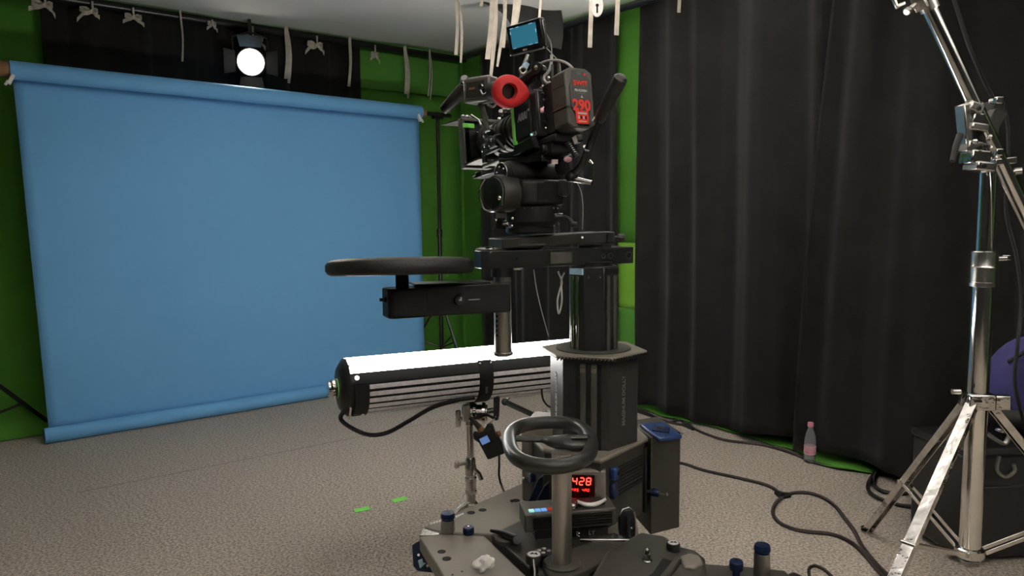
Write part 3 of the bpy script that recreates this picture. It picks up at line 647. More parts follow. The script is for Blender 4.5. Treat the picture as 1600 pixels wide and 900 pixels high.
# hexagonal column
HA = -17
def hexa(r, rot=HA, c=DC): return [V((c.x + r * math.cos(R(rot - 120 + 60 * i)), c.y + r * math.sin(R(rot - 120 + 60 * i)), 0)) for i in range(6)]
hx = hexa(.143)
MB().slab(at_z(hx, .872), UP, .285).build('lower_column', 'anodised', dol, bev=.003)
fc = (hx[0] + hx[1]) / 2; fx = (hx[1] - hx[0]).normalized(); fn = V((fx.y, -fx.x, 0))
if fn.y > 0: fn = -fn
CF = basis(fc, fx, UP)      # local -y is outwards
for x, wd, mm in ((-.047, .022, 'black_satin'), (-.024, .014, 'black_paint'), (-.008, .017, 'anodised_light'), (.009, .014, 'black_paint'), (.026, .017, 'anodised_light'), (.043, .012, 'black_paint')):
    st_ = MB(CF).box((x, -.003 if mm == 'anodised_light' else -.001, .72), (wd, .008 if mm == 'anodised_light' else .004, .275)).build('guide_strip', mm, dol, bev=.001)
    if mm == 'anodised_light': MB(CF).box((x, -.008, .843), (wd, .004, .022)).build('strip_end', 'dolly_grey', st_, bev=.001); MB(CF).cyl((x - .004, -.009, .848), (x - .004, -.0108, .848), .002, n=8).cyl((x + .004, -.009, .848), (x + .004, -.0108, .848), .002, n=8).build('screw', 'hole', st_)
for (i, mm, ang) in ((1, 'letter_grey', 0), (5, 'white_print', 0)):
    a_, b_ = hx[i], hx[(i + 1) % 6]; ex = (b_ - a_).normalized(); en = V((ex.y, -ex.x, 0)); ce = (a_ + b_) / 2
    if en.dot(ce - DC) < 0: en = -en
    xd = UP if i == 1 else -UP
    xd = UP if True else xd
    text('MAGNUM DOLLY', basis(V((ce.x, ce.y, .735)) + en * .001 + ex * .0, UP, en), .0215, mm, dol, bold=.0007, sx=.93)
fl_ = hexa(.172)
flg = MB().slab(at_z(fl_, .886), UP, .012).build('column_flange', 'dolly_grey', dol, bev=.003)
MB().lathe([(.12, 0), (.12, .003), (.112, .004)], V((DC.x, DC.y, .886)), n=48).build('flange_ring', 'dolly_dark', flg)
for i in (0, 1):
    a_, b_ = fl_[i], fl_[i + 1]; ex = (b_ - a_).normalized(); nn = 15
    for k in range(nn):
        p = a_ + (b_ - a_) * ((k + .5) / nn)
        MB(basis(V((p.x, p.y, .875)), ex, UP) @ RY(35)).box((0, -.001, 0), (.004, .006, .012)).build('flange_notch', 'black_paint', flg)
# upper column: eight sided with chromed channels
def octo(r, rot, c=DC): return [V((c.x + r * math.cos(R(rot + 45 * i)), c.y + r * math.sin(R(rot + 45 * i)), 0)) for i in range(8)]
oc = octo(.082, -90 - 22.5 - 4)
MB().slab(at_z(oc, 1.152), UP, .27).build('upper_column', 'black_satin', dol, bev=.003)
for i, xs, mm in ((7, (-.016, .006), 'chrome'), (1, (-.016, .014), 'anodised_light')):
    a_, b_ = oc[i], oc[(i + 1) % 8]; ex = (b_ - a_).normalized(); ce = (a_ + b_) / 2; BM_ = basis(ce, ex, UP)
    if (BM_ @ V((0, -1, 0)) - ce).dot(ce - DC) < 0: BM_ = basis(ce, -ex, UP)
    for x in xs: MB(BM_).box((x, -.002, 1.0), (.011, .006, .245)).build('channel_strip', mm, dol, bev=.001)
    MB(BM_).box((0, -.002, 1.137), (.055, .007, .02)).build('channel_cap', 'pale_blue' if i == 7 else 'black_paint', dol, bev=.001)
a_, b_ = oc[0], oc[1]; ce = (a_ + b_) / 2; OM = basis(ce, (b_ - a_), UP)
for x in (-.018, .018): MB(OM).cyl((x, .002, 1.12), (x, -.002, 1.12), .003, n=10).build('screw', 'dolly_grey', dol)
MB().lathe([(.06, 0), (.06, .02)], V((DC.x, DC.y, 1.145)), n=32).build('turntable', 'black_paint', dol)
# lower rotating arm
aL, aR = P(756, 392, 2.15), P(990, 389, 2.38); aL.z = aR.z = 1.209
AM = basis(aL, aR - aL, UP); aW = (aR - aL).length
arm = MB(AM).prism([(0, .02), (.02, 0), (aW, 0), (aW, .12), (.06, .12), (.02, .1), (0, .07)], -.053, 0).build('rotating_arm', 'black_satin', dol, bev=.003)
MB(AM).box((aW * .49, -.001, -.027), (.075, .002, .034)).build('maker_plate', 'grey_print', arm)
for x, r in ((.105, .004), (aW * .78, .0055), (aW * .83, .008), (aW * .965, .01)):
    MB(AM).cyl((x, .0005, -.027), (x, -.0015, -.027), r, n=20).build('socket_hole', 'hole', arm)
    if r > .005: TOR((x, -.001, -.027), (0, -1, 0), r, .0011, AM).build('socket_rim', 'anodised_light', arm)
MB(AM).lathe([(.055, 0), (.057, .004), (.05, .008), (.03, .009)], (.06, .06, 0), n=36).lathe([(.014, 0), (.014, .012)], (.032, .03, 0), n=14).build('arm_bearing', 'alloy', arm)
MB(AM).lathe([(.05, 0), (.075, .014), (.075, .017), (.03, .018)], (.16, .06, 0), n=36).build('mount_cup', 'steel', arm)
MB(AM).lathe([(.03, -.006), (.032, 0)], (.12, .05, -.055), n=24).build('cup_nut', 'alloy', arm)
# upper offset plate
q = [P(785, 373, 2.2), P(905, 364, 2.3), P(945, 362, 2.33), P(945, 380, 2.33), P(785, 389, 2.2)]
bk_ = V((-.4, .9, 0)).normalized() * .11
up_ = MB()
fr = [P(785, 373, 2.18), P(900, 364.5, 2.28), P(947, 362, 2.32), P(947, 380, 2.32), P(900, 382, 2.28), P(785, 389, 2.18)]
n_ = len(fr); up_.add(fr + [p + bk_ for p in fr], [tuple(range(n_)), tuple(range(n_, 2 * n_))[::-1]] + [(i, n_ + i, n_ + (i + 1) % n_, (i + 1) % n_) for i in range(n_)])
offp = up_.build('offset_plate', 'anodised', dol, bev=.003)
MB().slab([P(948, 362.5, 2.325), P(961, 362, 2.33), P(961, 379, 2.33), P(948, 380, 2.325)], (.2, -1, 0), .1).build('plate_end_block', 'black_satin', dol, bev=.004)
MB().cyl(P(908, 372, 2.28), P(910, 371, 2.27), .004, n=10).build('screw', 'chrome', offp)
MB().lathe([(.005, 0), (.005, .008), (.012, .01), (.014, .02), (.011, .03)], P(961, 371, 2.37), P(980, 372, 2.37) - P(961, 371, 2.37), 8).build('clamp_knob', 'black_rubber', dol)
MB().slab([P(x, y, 2.33) for x, y in ((905, 384), (955, 381), (955, 390), (905, 390))], (0, -1, 0), .06).build('spacer_block', 'black_paint', dol)
# seat post, arm and seat
pc = P(785, 440, 2.2); pc = V((pc.x, pc.y, 0))
zpost = lambda y: P(785, y, 2.2).z
MB().lathe([(.022, zpost(556)), (.03, zpost(554)), (.03, zpost(550)), (.026, zpost(549)), (.026, zpost(425)), (.02, zpost(424))], pc, n=32).build('seat_post', 'steel', dol)
MB().cyl(pc + UP * (zpost(432)), pc + UP * 1.158, .034, n=28).build('post_collar', 'black_paint', dol)
for i in range(7): MB().box(pc + V((-.017, -.0205, zpost(478 + i * 7.4))), (.007, .002, .007)).build('post_notch', 'hole', dol)
sR, sL = P(802, 440, 2.15), P(660, 443, 2.06); sR.z = sL.z = 1.112
SA = basis(sL, sR - sL, UP); sW = (sR - sL).length
sa = MB(SA).prism([(0, 0), (sW - .01, 0), (sW, .02), (sW, .09), (sW - .02, .1), (0, .1)], -.082, .004).build('seat_arm', 'black_paint', dol, bev=.004)
MB(SA).prism([(-.02, .004), (sW * .75, .004), (sW * .75, .09), (-.02, .09)], .004, .010).build('arm_top_plate', 'black_satin', sa, bev=.002)
tk = MB(SA).lathe([(.0145, 0), (.0155, .004), (.0145, .012), (.008, .013)], (.105, .0, -.038), (0, -1, 0), 24).build('logo_knob', 'black_rubber', sa)
MB(SA).lathe([(.011, .0132), (.0095, .0145)], (.105, .0, -.038), (0, -1, 0), 24).build('knob_ring', 'anodised', tk)
MB(SA).box((.105, -.015, -.038), (.008, .002, .004)).box((.107, -.015, -.034), (.004, .002, .008)).build('logo', 'white_print', tk)
MB(SA).box((.15, -.001, -.04), (.034, .003, .002)).build('scale_line', 'white_print', sa)
ex0, ex1 = P(607, 449, 2.0), P(668, 447, 2.045); ex0.z = ex1.z = 1.113
XM = basis(ex0, ex1 - ex0, UP); xW = (ex1 - ex0).length
MB(XM).prism([(0, .01), (.01, 0), (xW, 0), (xW, .09), (.02, .09), (0, .075)], -.082, 0).build('seat_slide', 'black_paint', dol, bev=.005)
MB(XM).lathe([(.008, 0), (.008, .006), (.005, .007), (.005, .018)], (0, .03, -.03), (-1, 0, 0), 14).build('set_screw', 'black_satin', dol)
sc_ = P(626, 420, 2.06); MB().cyl(V((sc_.x + .005, sc_.y - .01, 1.112)), V((sc_.x + .005, sc_.y - .01, 1.16)), .0185, n=20).build('seat_stem', 'black_paint', dol)
prof = [(.0, 0), (.16, 0), (.19, .001), (.2, .006), (.205, .014), (.205, .03), (.2, .038), (.19, .0435), (.17, .0465), (.1, .048), (.0, .048)]
MB().lathe(prof, V((sc_.x, sc_.y, 1.148)), V((-.014, .07, 1)), 56).build('seat_cushion', 'black_leather', dol, smooth=60)
# loose wires hanging from the arm
MB().tube(spline([P(834, 421, 2.25), P(838, 450, 2.25), P(846, 485, 2.26), P(857, 525, 2.27)], 5), .0016, 6).build('loose_wire', 'cable_grey', dol)
MB().tube(spline([P(872, 424, 2.32), P(878, 440, 2.32), P(875, 452, 2.32), P(871, 470, 2.32), P(873, 490, 2.32), P(878, 470, 2.32), P(877, 440, 2.32), P(882, 426, 2.32)], 6), .0028, 8).build('hanging_loop', 'cable_grey', dol)

# crumpled tissue lying on the deck
tc_ = F(758, 893, ZD)
tag(crumple((tc_.x, tc_.y, ZD + .021), .021, 12, (1.15, 1.0, .95), 16, .42).build('crumpled_tissue', 'tissue', smooth=25), 'crumpled white tissue lying on the grey deck plate', 'tissue')

# ------------------------------------------------------------------ fluid head
HC = P(830, 362, 2.27); HZ = 1.262
fh = thing('fluid_head', 'bulky black fluid head between the arm and the cinema camera', 'tripod head', V((HC.x, HC.y, HZ)))
HM = T(V((HC.x, HC.y, HZ))) @ RZ(40)
MB(HM).lathe([(.07, -.006), (.078, 0), (.078, .012), (.07, .016), (.07, .024)], (0, 0, 0), n=40).build('bowl_flange', 'black_satin', fh)
MB(HM).lathe([(.07, .02), (.083, .03), (.086, .06), (.086, .075), (.08, .08)], (0, 0, 0), n=40).build('pan_drum', 'black_paint', fh)
for i in range(10):
    a = R(200 + i * 16); MB(HM).ball((.087 * math.cos(a), .087 * math.sin(a), .07), .0035, n=6).build('screw', 'anodised_light', fh)
MB(HM).prism([(-.085, -.06), (-.05, -.085), (.05, -.085), (.085, -.06), (.085, .06), (.05, .085), (-.05, .085), (-.085, .06)], .08, .155).build('head_body', 'black_paint', fh, bev=.012, seg=3)
dd = MB(HM).lathe([(.052, 0), (.055, .004), (.055, .06), (.05, .068), (.044, .07)], (-.075, .0, .115), (-1, 0, 0), 40).build('drag_drum', 'anodised', fh)
MB(HM).lathe([(.046, .069), (.045, .073), (.03, .071), (.012, .073)], (-.075, .0, .115), (-1, 0, 0), 36).build('drag_dial', 'black_satin', dd)
MB(HM).tube(spline([(-.15, .03, .16), (-.158, .052, .12), (-.15, .04, .07), (-.14, .0, .062)], 6), .003, 8).build('dial_rim', 'chrome', dd)
MB(HM).ball((-.146, -.03, .1), .007, n=8).box((-.146, -.036, .088), (.006, .008, .02)).build('dial_stop', 'chrome', dd)
MB(HM).lathe([(.032, -.1), (.036, -.09), (.036, .1), (.03, .105)], (0, 0, .175), (1, 0, 0), 36).build('tilt_drum', 'black_paint', fh)
kd = MB(HM).lathe([(.03, 0), (.031, .003), (.029, .016), (.01, .017)], (-.1, 0, .175), (-1, 0, 0), 32).build('tilt_knob', 'anodised', fh)
TOR((-.118, 0, .175), (-1, 0, 0), .0285, .0022, HM).build('knob_ring', 'alloy', kd)
for i in range(5): MB(HM).ball((-.118, .017 * math.cos(i * 1.26), .175 + .017 * math.sin(i * 1.26)), .0045, n=6).build('knob_dot', 'alloy', kd)
MB(HM @ T((-.07, .06, .185)) @ RX(-8)).box((0, .05, 0), (.05, .12, .008)).box((0, .05, .008), (.035, .11, .006)).box((-.02, .08, .004), (.01, .03, .018)).build('slide_lock', 'black_satin', fh, bev=.002)
MB(HM).box((0, .0, .215), (.09, .2, .02)).box((0, .0, .235), (.075, .22, .016)).build('balance_plate', 'black_satin', fh, bev=.003)
MB(HM).lathe([(.02, 0), (.024, .004), (.022, .02)], (.03, -.095, .19), (0, -1, 0), 24).build('rear_boss', 'black_paint', fh)
MB(HM).box((.05, -.09, .13), (.035, .03, .05)).build('rear_block', 'anodised', fh, bev=.01)
# brackets low on the left
MB().box(P(771, 350, 2.2), (.012, .02, .034)).box(P(783, 345, 2.2), (.03, .02, .05)).box(P(783, 327, 2.2), (.018, .02, .018)).build('side_bracket', 'anodised', fh, bev=.002)
MB().lathe([(.012, 0), (.014, .004), (.012, .02)], P(787, 347, 2.19), (-.6, -.8, 0), 18).build('side_knob', 'alloy', fh)
for x, y in ((801, 341), (800, 353), (776, 345)): MB().ball(P(x, y, 2.185), .005, n=6).build('screw', 'chrome', fh)
MB().box(P(866, 358, 2.2), (.006, .01, .022)).box(P(873, 356, 2.2), (.004, .008, .03)).build('scale_clip', 'alloy', fh, bev=.001)
MB().tube(spline([P(868, 338, 2.19), P(877, 338, 2.19), P(887, 341, 2.18), P(895, 350, 2.17)], 5), [.006] * 12 + [.007] * 4, 10).cyl(P(893, 351, 2.17), P(902, 351, 2.165), .008, n=12).build('pan_lock', 'black_satin', fh)
MB().slab([P(865, 334, 2.19), P(880, 333, 2.19), P(874, 341, 2.19)], (0, -1, 0), .008).build('lock_fin', 'alloy', fh, bev=.001)
# pan handle
hdl = MB().tube(spline([P(888, 272, 2.2), P(898, 268, 2.18), P(908, 258, 2.16), P(916, 240, 2.14), P(926, 215, 2.11), P(938, 188, 2.07), P(944, 172, 2.05)], 6), .0105, 14).build('pan_handle', 'black_satin', fh)
ga, gb = P(938, 184, 2.06), P(970, 122, 1.98); gl = (gb - ga).length
MB().lathe([(.012, -.01), (.0165, 0), (.0185, gl * .5), (.0195, gl - .012), (.019, gl), (.013, gl + .006), (.004, gl + .008)], ga, gb - ga, 26).build('rubber_grip', 'handle_foam', hdl)
MB().lathe([(.0118, 0), (.0125, .003), (.0118, .006)], P(916, 233, 2.13), P(926, 210, 2.1) - P(916, 233, 2.13), 16).build('clamp_ring', 'chrome', hdl)
MB().cyl(P(892, 279, 2.19), P(925, 286, 2.16), .0085, .0075, 14).build('handle_stub', 'chrome', fh)
MB().ball(P(893, 276, 2.19), .02, (1, 1, .8), 10).build('handle_rosette', 'black_paint', fh)
MB().tube([P(921, 250, 2.15), P(926, 256, 2.15)], .004, 8).tube([P(926, 258, 2.15), P(926, 275, 2.15)], .002, 6).build('tie_wire', 'chrome', hdl)
MB().tube(spline([P(901, 284, 2.2), P(908, 300, 2.2), P(911, 325, 2.2), P(910, 358, 2.21)], 6), .0014, 6).build('thin_wire', 'cable_grey', fh)

# ------------------------------------------------------------------ cinema camera
OC = V((.097, 2.25, 1.525))
RG = T(OC) @ RZ(30) @ RX(-7)
cc = thing('cinema_camera', 'black cinema camera with red eyecup, lens and matte box on the fluid head', 'camera', OC)
body = MB(RG).box((0, -.017, .07), (.13, .136, .135)).build('camera_body', 'black_satin', cc, bev=.006)
MB(RG).box((-.067, -.005, .072), (.008, .09, .118)).build('side_panel', 'black_paint', body, bev=.004)
MB(RG).box((-.0655, -.067, .07), (.004, .026, .12)).build('rear_strip', 'anodised', body, bev=.001)
LP = RG @ basis(V((-.0715, -.008, .075)), V((0, -1, 0)), V((-1, 0, 0)))
text('ARRI', LP, .031, 'white_print', body, sx=.82, shear=.18, bold=.0006, ext=.0003)
MB(LP).cyl((.037, .012, 0), (.037, .012, .0006), .004, n=14).build('logo_dot', 'white_print', body)
MB(RG).box((-.068, .045, .068), (.012, .012, .13)).build('tape_strip', 'green_tape', body, bev=.001)
text('T.3', RG @ basis(V((-.0683, -.064, .012)), V((0, -1, 0)), V((-1, 0, 0))), .016, 'white_print', body)
MB(RG).ball((-.068, -.047, .014), .004, n=6).build('status_light', 'lcd_green', body)
MB(RG).box((-.066, .056, .04), (.01, .01, .018)).build('record_button', 'red_print', body, bev=.002)
MB(RG).box((-.06, -.1, .072), (.008, .01, .014)).build('connector', 'pink_label', body, bev=.002)
MB(RG).box((0, -.108, .075), (.088, .05, .145)).build('battery_mount', 'black_paint', cc, bev=.004)
for i in range(7): MB(RG).ball((-.055, -.105 + .004 * (i % 2), .02 + i * .02), .0045, n=6).build('connector', 'alloy' if i % 3 == 0 else 'anodised', cc)
# top plate and handle
MB(RG).box((0, .0, .142), (.09, .16, .012)).box((.0, .03, .155), (.02, .03, .03)).build('top_plate', 'anodised', cc, bev=.003)
tha, thb = P(806, 136, 2.27), P(848, 108, 2.2)
THM = basis((tha + thb) / 2, thb - tha, UP); tl = (thb - tha).length
th_ = MB(THM).box((0, 0, 0), (tl * 1.1, .035, .026)).build('top_handle', 'black_satin', cc, bev=.007)
MB(THM).box((0, 0, .0135), (tl * 1.0, .024, .003)).build('handle_rail', 'alloy', th_)
MB(THM).lathe([(.017, 0), (.017, .012), (.008, .013)], (tl * .5, -.018, 0), (0, -1, 0), 20).build('handle_joint', 'black_paint', th_)
MB(THM).lathe([(.007, .0132), (.004, .015)], (tl * .5, -.018, 0), (0, -1, 0), 14).build('joint_screw', 'alloy', th_)
MB(THM).box((-.02, 0, -.035), (.018, .02, .05)).box((.04, 0, -.035), (.018, .02, .05)).build('handle_post', 'black_paint', th_, bev=.003)
# rods, base plate
MB(RG).box((0, -.01, -.012), (.1, .26, .022)).prism([(-.06, -.09), (.06, -.09), (.045, .08), (-.045, .08)], -.045, -.022).build('base_plate', 'black_satin', cc, bev=.006)
MB(RG).slab([(-.066, -.07, .003), (-.066, .03, -.004), (-.055, .055, -.03), (-.055, -.07, -.03)], (-1, 0, 0), -.02).build('plate_cheek', 'black_satin', cc, bev=.003)
for sx in (-.03, .03): MB(RG).cyl((sx, .04, -.005), (sx, .36, -.005), .0075, n=14).build('support_rod', 'anodised_light', cc)
# lens
ln = MB(RG).lathe([(.04, .04), (.046, .05), (.046, .11), (.052, .112), (.052, .14), (.049, .142), (.049, .165), (.055, .168), (.055, .2), (.051, .203), (.053, .26), (.057, .29), (.05, .292)], (0, 0, .07), (0, 1, 0), 44).build('lens', 'anodised_light', cc)
for yy in (.128, .154, .186, .222): MB(RG).lathe([(.0555, 0), (.0572, .0015), (.0572, .007), (.0555, .0085)], (0, yy, .07), (0, 1, 0), 48).build('focus_ring', 'anodised', ln)
for yy, zz in ((.15, .135), (.175, .142), (.2, .138), (.125, .13)): MB(RG).lathe([(.008, 0), (.009, .003), (.008, .016)], (-.02, yy, zz), (-.3, -.4, .3), 12).build('motor_knob', 'alloy', ln)
# lens motor units on the left
for (x, y, z, r, l) in ((-.075, .15, .035, .022, .05), (-.072, .21, .03, .018, .05), (-.08, .185, .07, .014, .03)):
    mo = MB(RG).lathe([(r * .8, -l / 2), (r, -l / 2 + .003), (r, l / 2 - .003), (r * .8, l / 2)], (x, y, z), (0, 1, 0), 22).build('lens_motor', 'black_satin', cc)
    MB(RG).ball((x - r * .9, y - .005, z + .004), .005, n=6).ball((x - r * .8, y + .015, z - .008), .004, n=6).build('motor_screw', 'chrome', mo)
MB(RG).tube(spline([(-.06, .24, .06), (-.085, .2, .055), (-.09, .15, .05), (-.085, .12, .03), (-.075, .1, .0)], 6), .004, 8).build('motor_cable', 'anodised_light', cc)
MB(RG).box((-.08, .17, .012), (.012, .12, .01)).box((-.08, .225, -.002), (.012, .02, .03)).build('motor_bracket', 'anodised', cc, bev=.002)
# matte box
RM2 = RG @ T((0, .033, 0))
mx = MB(RM2)
for c, d in (((0, .312, .15), (.2, .03, .012)), ((0, .312, -.006), (.2, .03, .014)), ((-.095, .312, .071), (.012, .03, .15)), ((.095, .312, .071), (.012, .03, .15))): mx.box(c, d)
mt = mx.build('matte_box', 'anodised_light', cc, bev=.003)
MB(RM2).slab([(-.1, .3, .0), (.1, .3, .0), (.08, .24, .012), (-.075, .24, .012)], UP, .006).build('lower_lip', 'anodised_light', mt, bev=.001)
MB(RM2).box((0, .318, .071), (.185, .008, .145)).build('filter_tray', 'black_paint', mt, bev=.002)
MB(RM2).lathe([(.058, 0), (.064, .002), (.064, .02), (.058, .022)], (0, .252, .07), (0, 1, 0), 36).build('matte_donut', 'black_rubber', mt)
MB(RM2).box((-.078, .294, .128), (.045, .006, .016)).build('tape_label', 'green_tape', mt, bev=.003)
MB(RM2).box((-.07, .3, .08), (.024, .03, .06)).box((-.068, .295, .035), (.03, .03, .03)).build('tray_clamp', 'black_paint', mt, bev=.002)
for z in (.105, .085, .065): MB(RM2).cyl((-.056, .285, z), (-.04, .28, z), .0035, n=8).build('clamp_pin', 'alloy', mt)
MB(RM2).slab([(-.098, .32, .156), (.098, .32, .156), (.1, .46, .172), (-.1, .46, .172)], UP, .004).build('top_flag', 'flag_grey', mt)
for x in (-.09, -.075, -.06, .0, .05): MB(RM2).lathe([(.006, 0), (.007, .003), (.006, .01)], (x, .305, .156), (0, 0, 1), 10).build('flag_hinge', 'alloy', mt)
MB().tube([P(736, 180, 2.4), P(748, 188, 2.38), P(752, 196, 2.36)], .004, 8).build('flag_arm', 'alloy', mt)
MB().lathe([(.008, -.02), (.012, -.015), (.012, .015), (.008, .02)], P(786, 257, 2.36), (0, 0, 1), 14).build('rod_clamp', 'alloy', cc)
# viewfinder with red eyecup
vc = P(753, 142, 2.28)
VM = basis(vc, RZ(40).to_3x3() @ V((.25, -1, 0)), UP)       # local x runs back towards the eyecup
vf = MB(VM).box((0, 0, 0), (.1, .06, .072)).build('viewfinder', 'anodised_light', cc, bev=.007)
MB(VM).box((-.0, -.031, .0), (.075, .004, .05)).build('finder_cover', 'anodised', vf, bev=.002)
MB(VM).box((0, 0, .037), (.085, .045, .004)).build('finder_top', 'alloy', vf, bev=.002)
MB(VM).lathe([(.008, 0), (.009, .003), (.007, .008)], (.025, -.033, .005), (0, -1, 0), 12).build('finder_knob', 'chrome', vf)
MB(VM).box((-.012, -.0336, .004), (.022, .001, .006)).build('finder_badge', 'cardboard', vf)
MB(VM).tube(spline([(.025, -.038, -.005), (.036, -.04, -.02), (.045, -.034, -.014)], 5), .003, 8).build('finder_hook', 'chrome', vf)
ec = P(795, 143, 2.17); ed = (V((.32, 2.05, 1.64)) - ec); ed = (V((.25, -1, -.12))).normalized()
MB().cyl(vc + (ec - vc) * .45, ec + (vc - ec) * .05, .028, .034, 28).build('finder_barrel', 'anodised', vf)
EMx = basis(ec, ed.cross(UP) * -1, ed)
cup = MB(EMx); n1 = 40
def cupfn(prof):
    vs = []; fs = []
    for r, z, fl2 in prof:
        for k in range(n1):
            a = 2 * math.pi * k / n1; ex = 1 + fl2 * max(0, math.cos(a + .25)) ** 3
            vs.append((r * ex * math.cos(a), r * math.sin(a) * (1 + .0 * fl2), z + .012 * fl2 * math.cos(a)))
    for i in range(len(prof) - 1):
        for k in range(n1): fs.append((i * n1 + k, i * n1 + (k + 1) % n1, (i + 1) * n1 + (k + 1) % n1, (i + 1) * n1 + k))
    return vs, fs
cup.add(*cupfn([(.03, -.04, 0), (.042, -.03, .05), (.048, -.012, .25), (.0465, .002, .32), (.041, .009, .25), (.033, .012, .1), (.0245, .0135, 0), (.0235, .0135, 0), (.022, .009, 0), (.02, -.02, 0)]))
eco = cup.build('eyecup', 'red_rubber', cc, smooth=70)
MB(EMx).cyl((0, 0, -.025), (0, 0, -.012), .0205, n=28).build('eyepiece_glass', 'hole', eco)
# left hand grip
gp = spline([P(733, 132, 2.33), P(722, 142, 2.34), P(708, 157, 2.36), P(693, 172, 2.38)], 6)
MB().tube(gp, [.014 + .007 * math.sin(math.pi * min(1, i / (len(gp) - 1) * .75 + .2)) for i in range(len(gp))], 16).build('hand_grip', 'anodised', cc)
MB().box(P(727, 128, 2.32), (.03, .03, .022)).build('grip_joint', 'black_paint', cc, bev=.004)
MB().lathe([(.012, 0), (.013, .004), (.01, .014)], P(727, 126, 2.3), (-.2, -.8, .5), 14).build('grip_knob', 'alloy', cc)
MB().box(P(731, 143, 2.3), (.008, .03, .07)).build('grip_plate', 'alloy', cc, bev=.002)
# support strut from finder to body
MB().tube([P(750, 163, 2.29), P(756, 178, 2.28), P(762, 205, 2.27)], .008, 10).tube([P(755, 166, 2.27), P(762, 190, 2.26)], .004, 8).build('finder_strut', 'anodised_light', cc)
MB().tube(spline([P(762, 163, 2.25), P(770, 167, 2.24), P(776, 161, 2.22)], 6), .0035, 8).build('finder_cable', 'cable_grey', cc)
# power and video cables over the top
MB().tube(spline([P(835, 112, 2.2), P(840, 103, 2.19), P(852, 96, 2.17), P(868, 94, 2.15), P(884, 98, 2.13), P(894, 106, 2.11), P(900, 115, 2.1)], 6), .0038, 8).build('power_cable', 'cable_grey', cc)
MB().tube(spline([P(862, 86, 2.25), P(861, 100, 2.22), P(857, 112, 2.2), P(850, 120, 2.2), P(852, 128, 2.19), P(862, 132, 2.18)], 6), .0045, 8).build('video_cable', 'cable_grey', cc)
for x, y, h in ((863, 112, .02), (873, 108, .022)): MB().cyl(P(x, y, 2.2) - UP * .02, P(x, y, 2.2) + UP * h, .004, n=10).build('antenna', 'anodised_light', cc)
for x, y in ((850, 128), (857, 122), (852, 137), (849, 145), (858, 130)): MB().ball(P(x, y, 2.2), .006, n=6).build('connector', 'alloy', cc)
# white tags and gear under the battery
MB().slab([P(x, y, 2.13) for x, y in ((894, 215), (900, 211), (903, 222), (898, 226))], (.3, -1, 0), .003).build('paper_tag', 'white_plastic', cc)
MB().slab([P(x, y, 2.17) for x, y in ((862, 249), (872, 249), (872, 256), (862, 256))], (.3, -1, 0), .003).build('paper_tag', 'white_plastic', cc)
MB().ball(P(887, 249, 2.17), .012, (1, .6, .7), 8).build('lever_tip', 'pink_label', cc)
MB().tube([P(885, 220, 2.15), P(901, 245, 2.14)], .009, 10).build('focus_crank', 'black_rubber', cc)
for i in range(8): MB().box(P(887 + i * 1.9, 219 + i * 3, 2.135), (.006, .003, .0025)).build('crank_mark', 'white_plastic', cc)
MB(RG).box((0, -.06, -.03), (.09, .1, .04)).cyl((-.04, -.09, -.03), (.04, -.09, -.03), .022).build('rear_clamp', 'black_paint', cc, bev=.005)

# ------------------------------------------------------------------ battery
BC = RG @ V((0, -.172, 0)); ba_ = thing('camera_battery', 'dark grey brick battery with red lettering on the back of the camera', 'battery', BC)
hw, zt_ = .046, .168
pts = [(-hw, .012), (-hw, zt_ - .03), (-hw + .0, zt_ - .012), (-hw + .02, zt_), (hw - .02, zt_), (hw, zt_ - .012), (hw, .012), (hw - .02, 0), (-hw + .02, 0)]
BMx = RG @ basis(V((0, -.172, 0)), V((1, 0, 0)), V((0, -1, 0)))   # local x right, y up, z towards the rear
bb_ = MB(BMx).prism(pts, -.038, .03).build('battery_case', 'anodised_light', ba_, bev=.004)
pk = .92
panel = [(x_ * pk, y_) for x_, y_ in [(-.03, .125), (-.022, .16), (.024, .16), (.04, .135), (.042, .06), (.03, .03), (.026, .006), (-.014, .006), (-.02, .035), (-.036, .055), (-.036, .115)]]
MB(BMx).prism(panel, .028, .0325).build('front_panel', 'black_satin', ba_, bev=.002)
MB(BMx).prism([(-.0465, .054), (-.036, .054), (-.036, .06), (-.0465, .06)], -.038, .031).build('case_groove', 'hole', ba_)
for z0 in (.06, .118): MB(BMx).box((-hw - .0005, z0, -.004), (.002, .003, .066)).build('case_rib', 'alloy' if z0 < .1 else 'anodised', ba_)
MB(BMx).box((.0, .151, .033), (.018, .01, .002)).build('charge_window', 'grey_print', ba_, bev=.001)
MB(BMx).cyl((.018, .15, .032), (.018, .15, .0345), .004, n=14).build('charge_button', 'red_print', ba_)
text('SWIT', BMx @ T((.003, .124, .0331)), .0185, 'red_print', ba_, sx=1.1, bold=.0007)
text('PB-R290S+', BMx @ T((.004, .104, .0331)), .0095, 'white_print', ba_, bold=.0002)
MB(BMx).box((.004, .096, .033), (.028, .003, .0006)).build('lettering_bar', 'grey_print', ba_)
MB(BMx).slab([(.001, .084, .0335), (.009, .084, .0335), (.005, .092, .0335)], (0, 0, 1), .001).build('lettering_arrow', 'white_print', ba_)
text('290', BMx @ T((.002, .062, .0331)), .042, 'red_print', ba_, sx=.95, bold=.0016)
MB(BMx).prism([(-.018, .012), (.022, .012), (.024, .03), (.022, .048), (-.02, .048), (-.02, .03)], .0326, .0336).build('red_badge', 'red_print', ba_, bev=.0005)
MB(BMx).box((.002, .0405, .0338), (.03, .005, .0006)).build('badge_bar', 'white_print', ba_)
for i_ in range(4): MB(BMx).box((-.01 + i_ * .008, .029, .0338), (.005, .009, .0006)).build('badge_block', 'hole' if i_ % 2 else 'white_print', ba_)
MB(BMx).box((.002, .018, .0338), (.026, .003, .0006)).build('badge_bar', 'white_print', ba_)
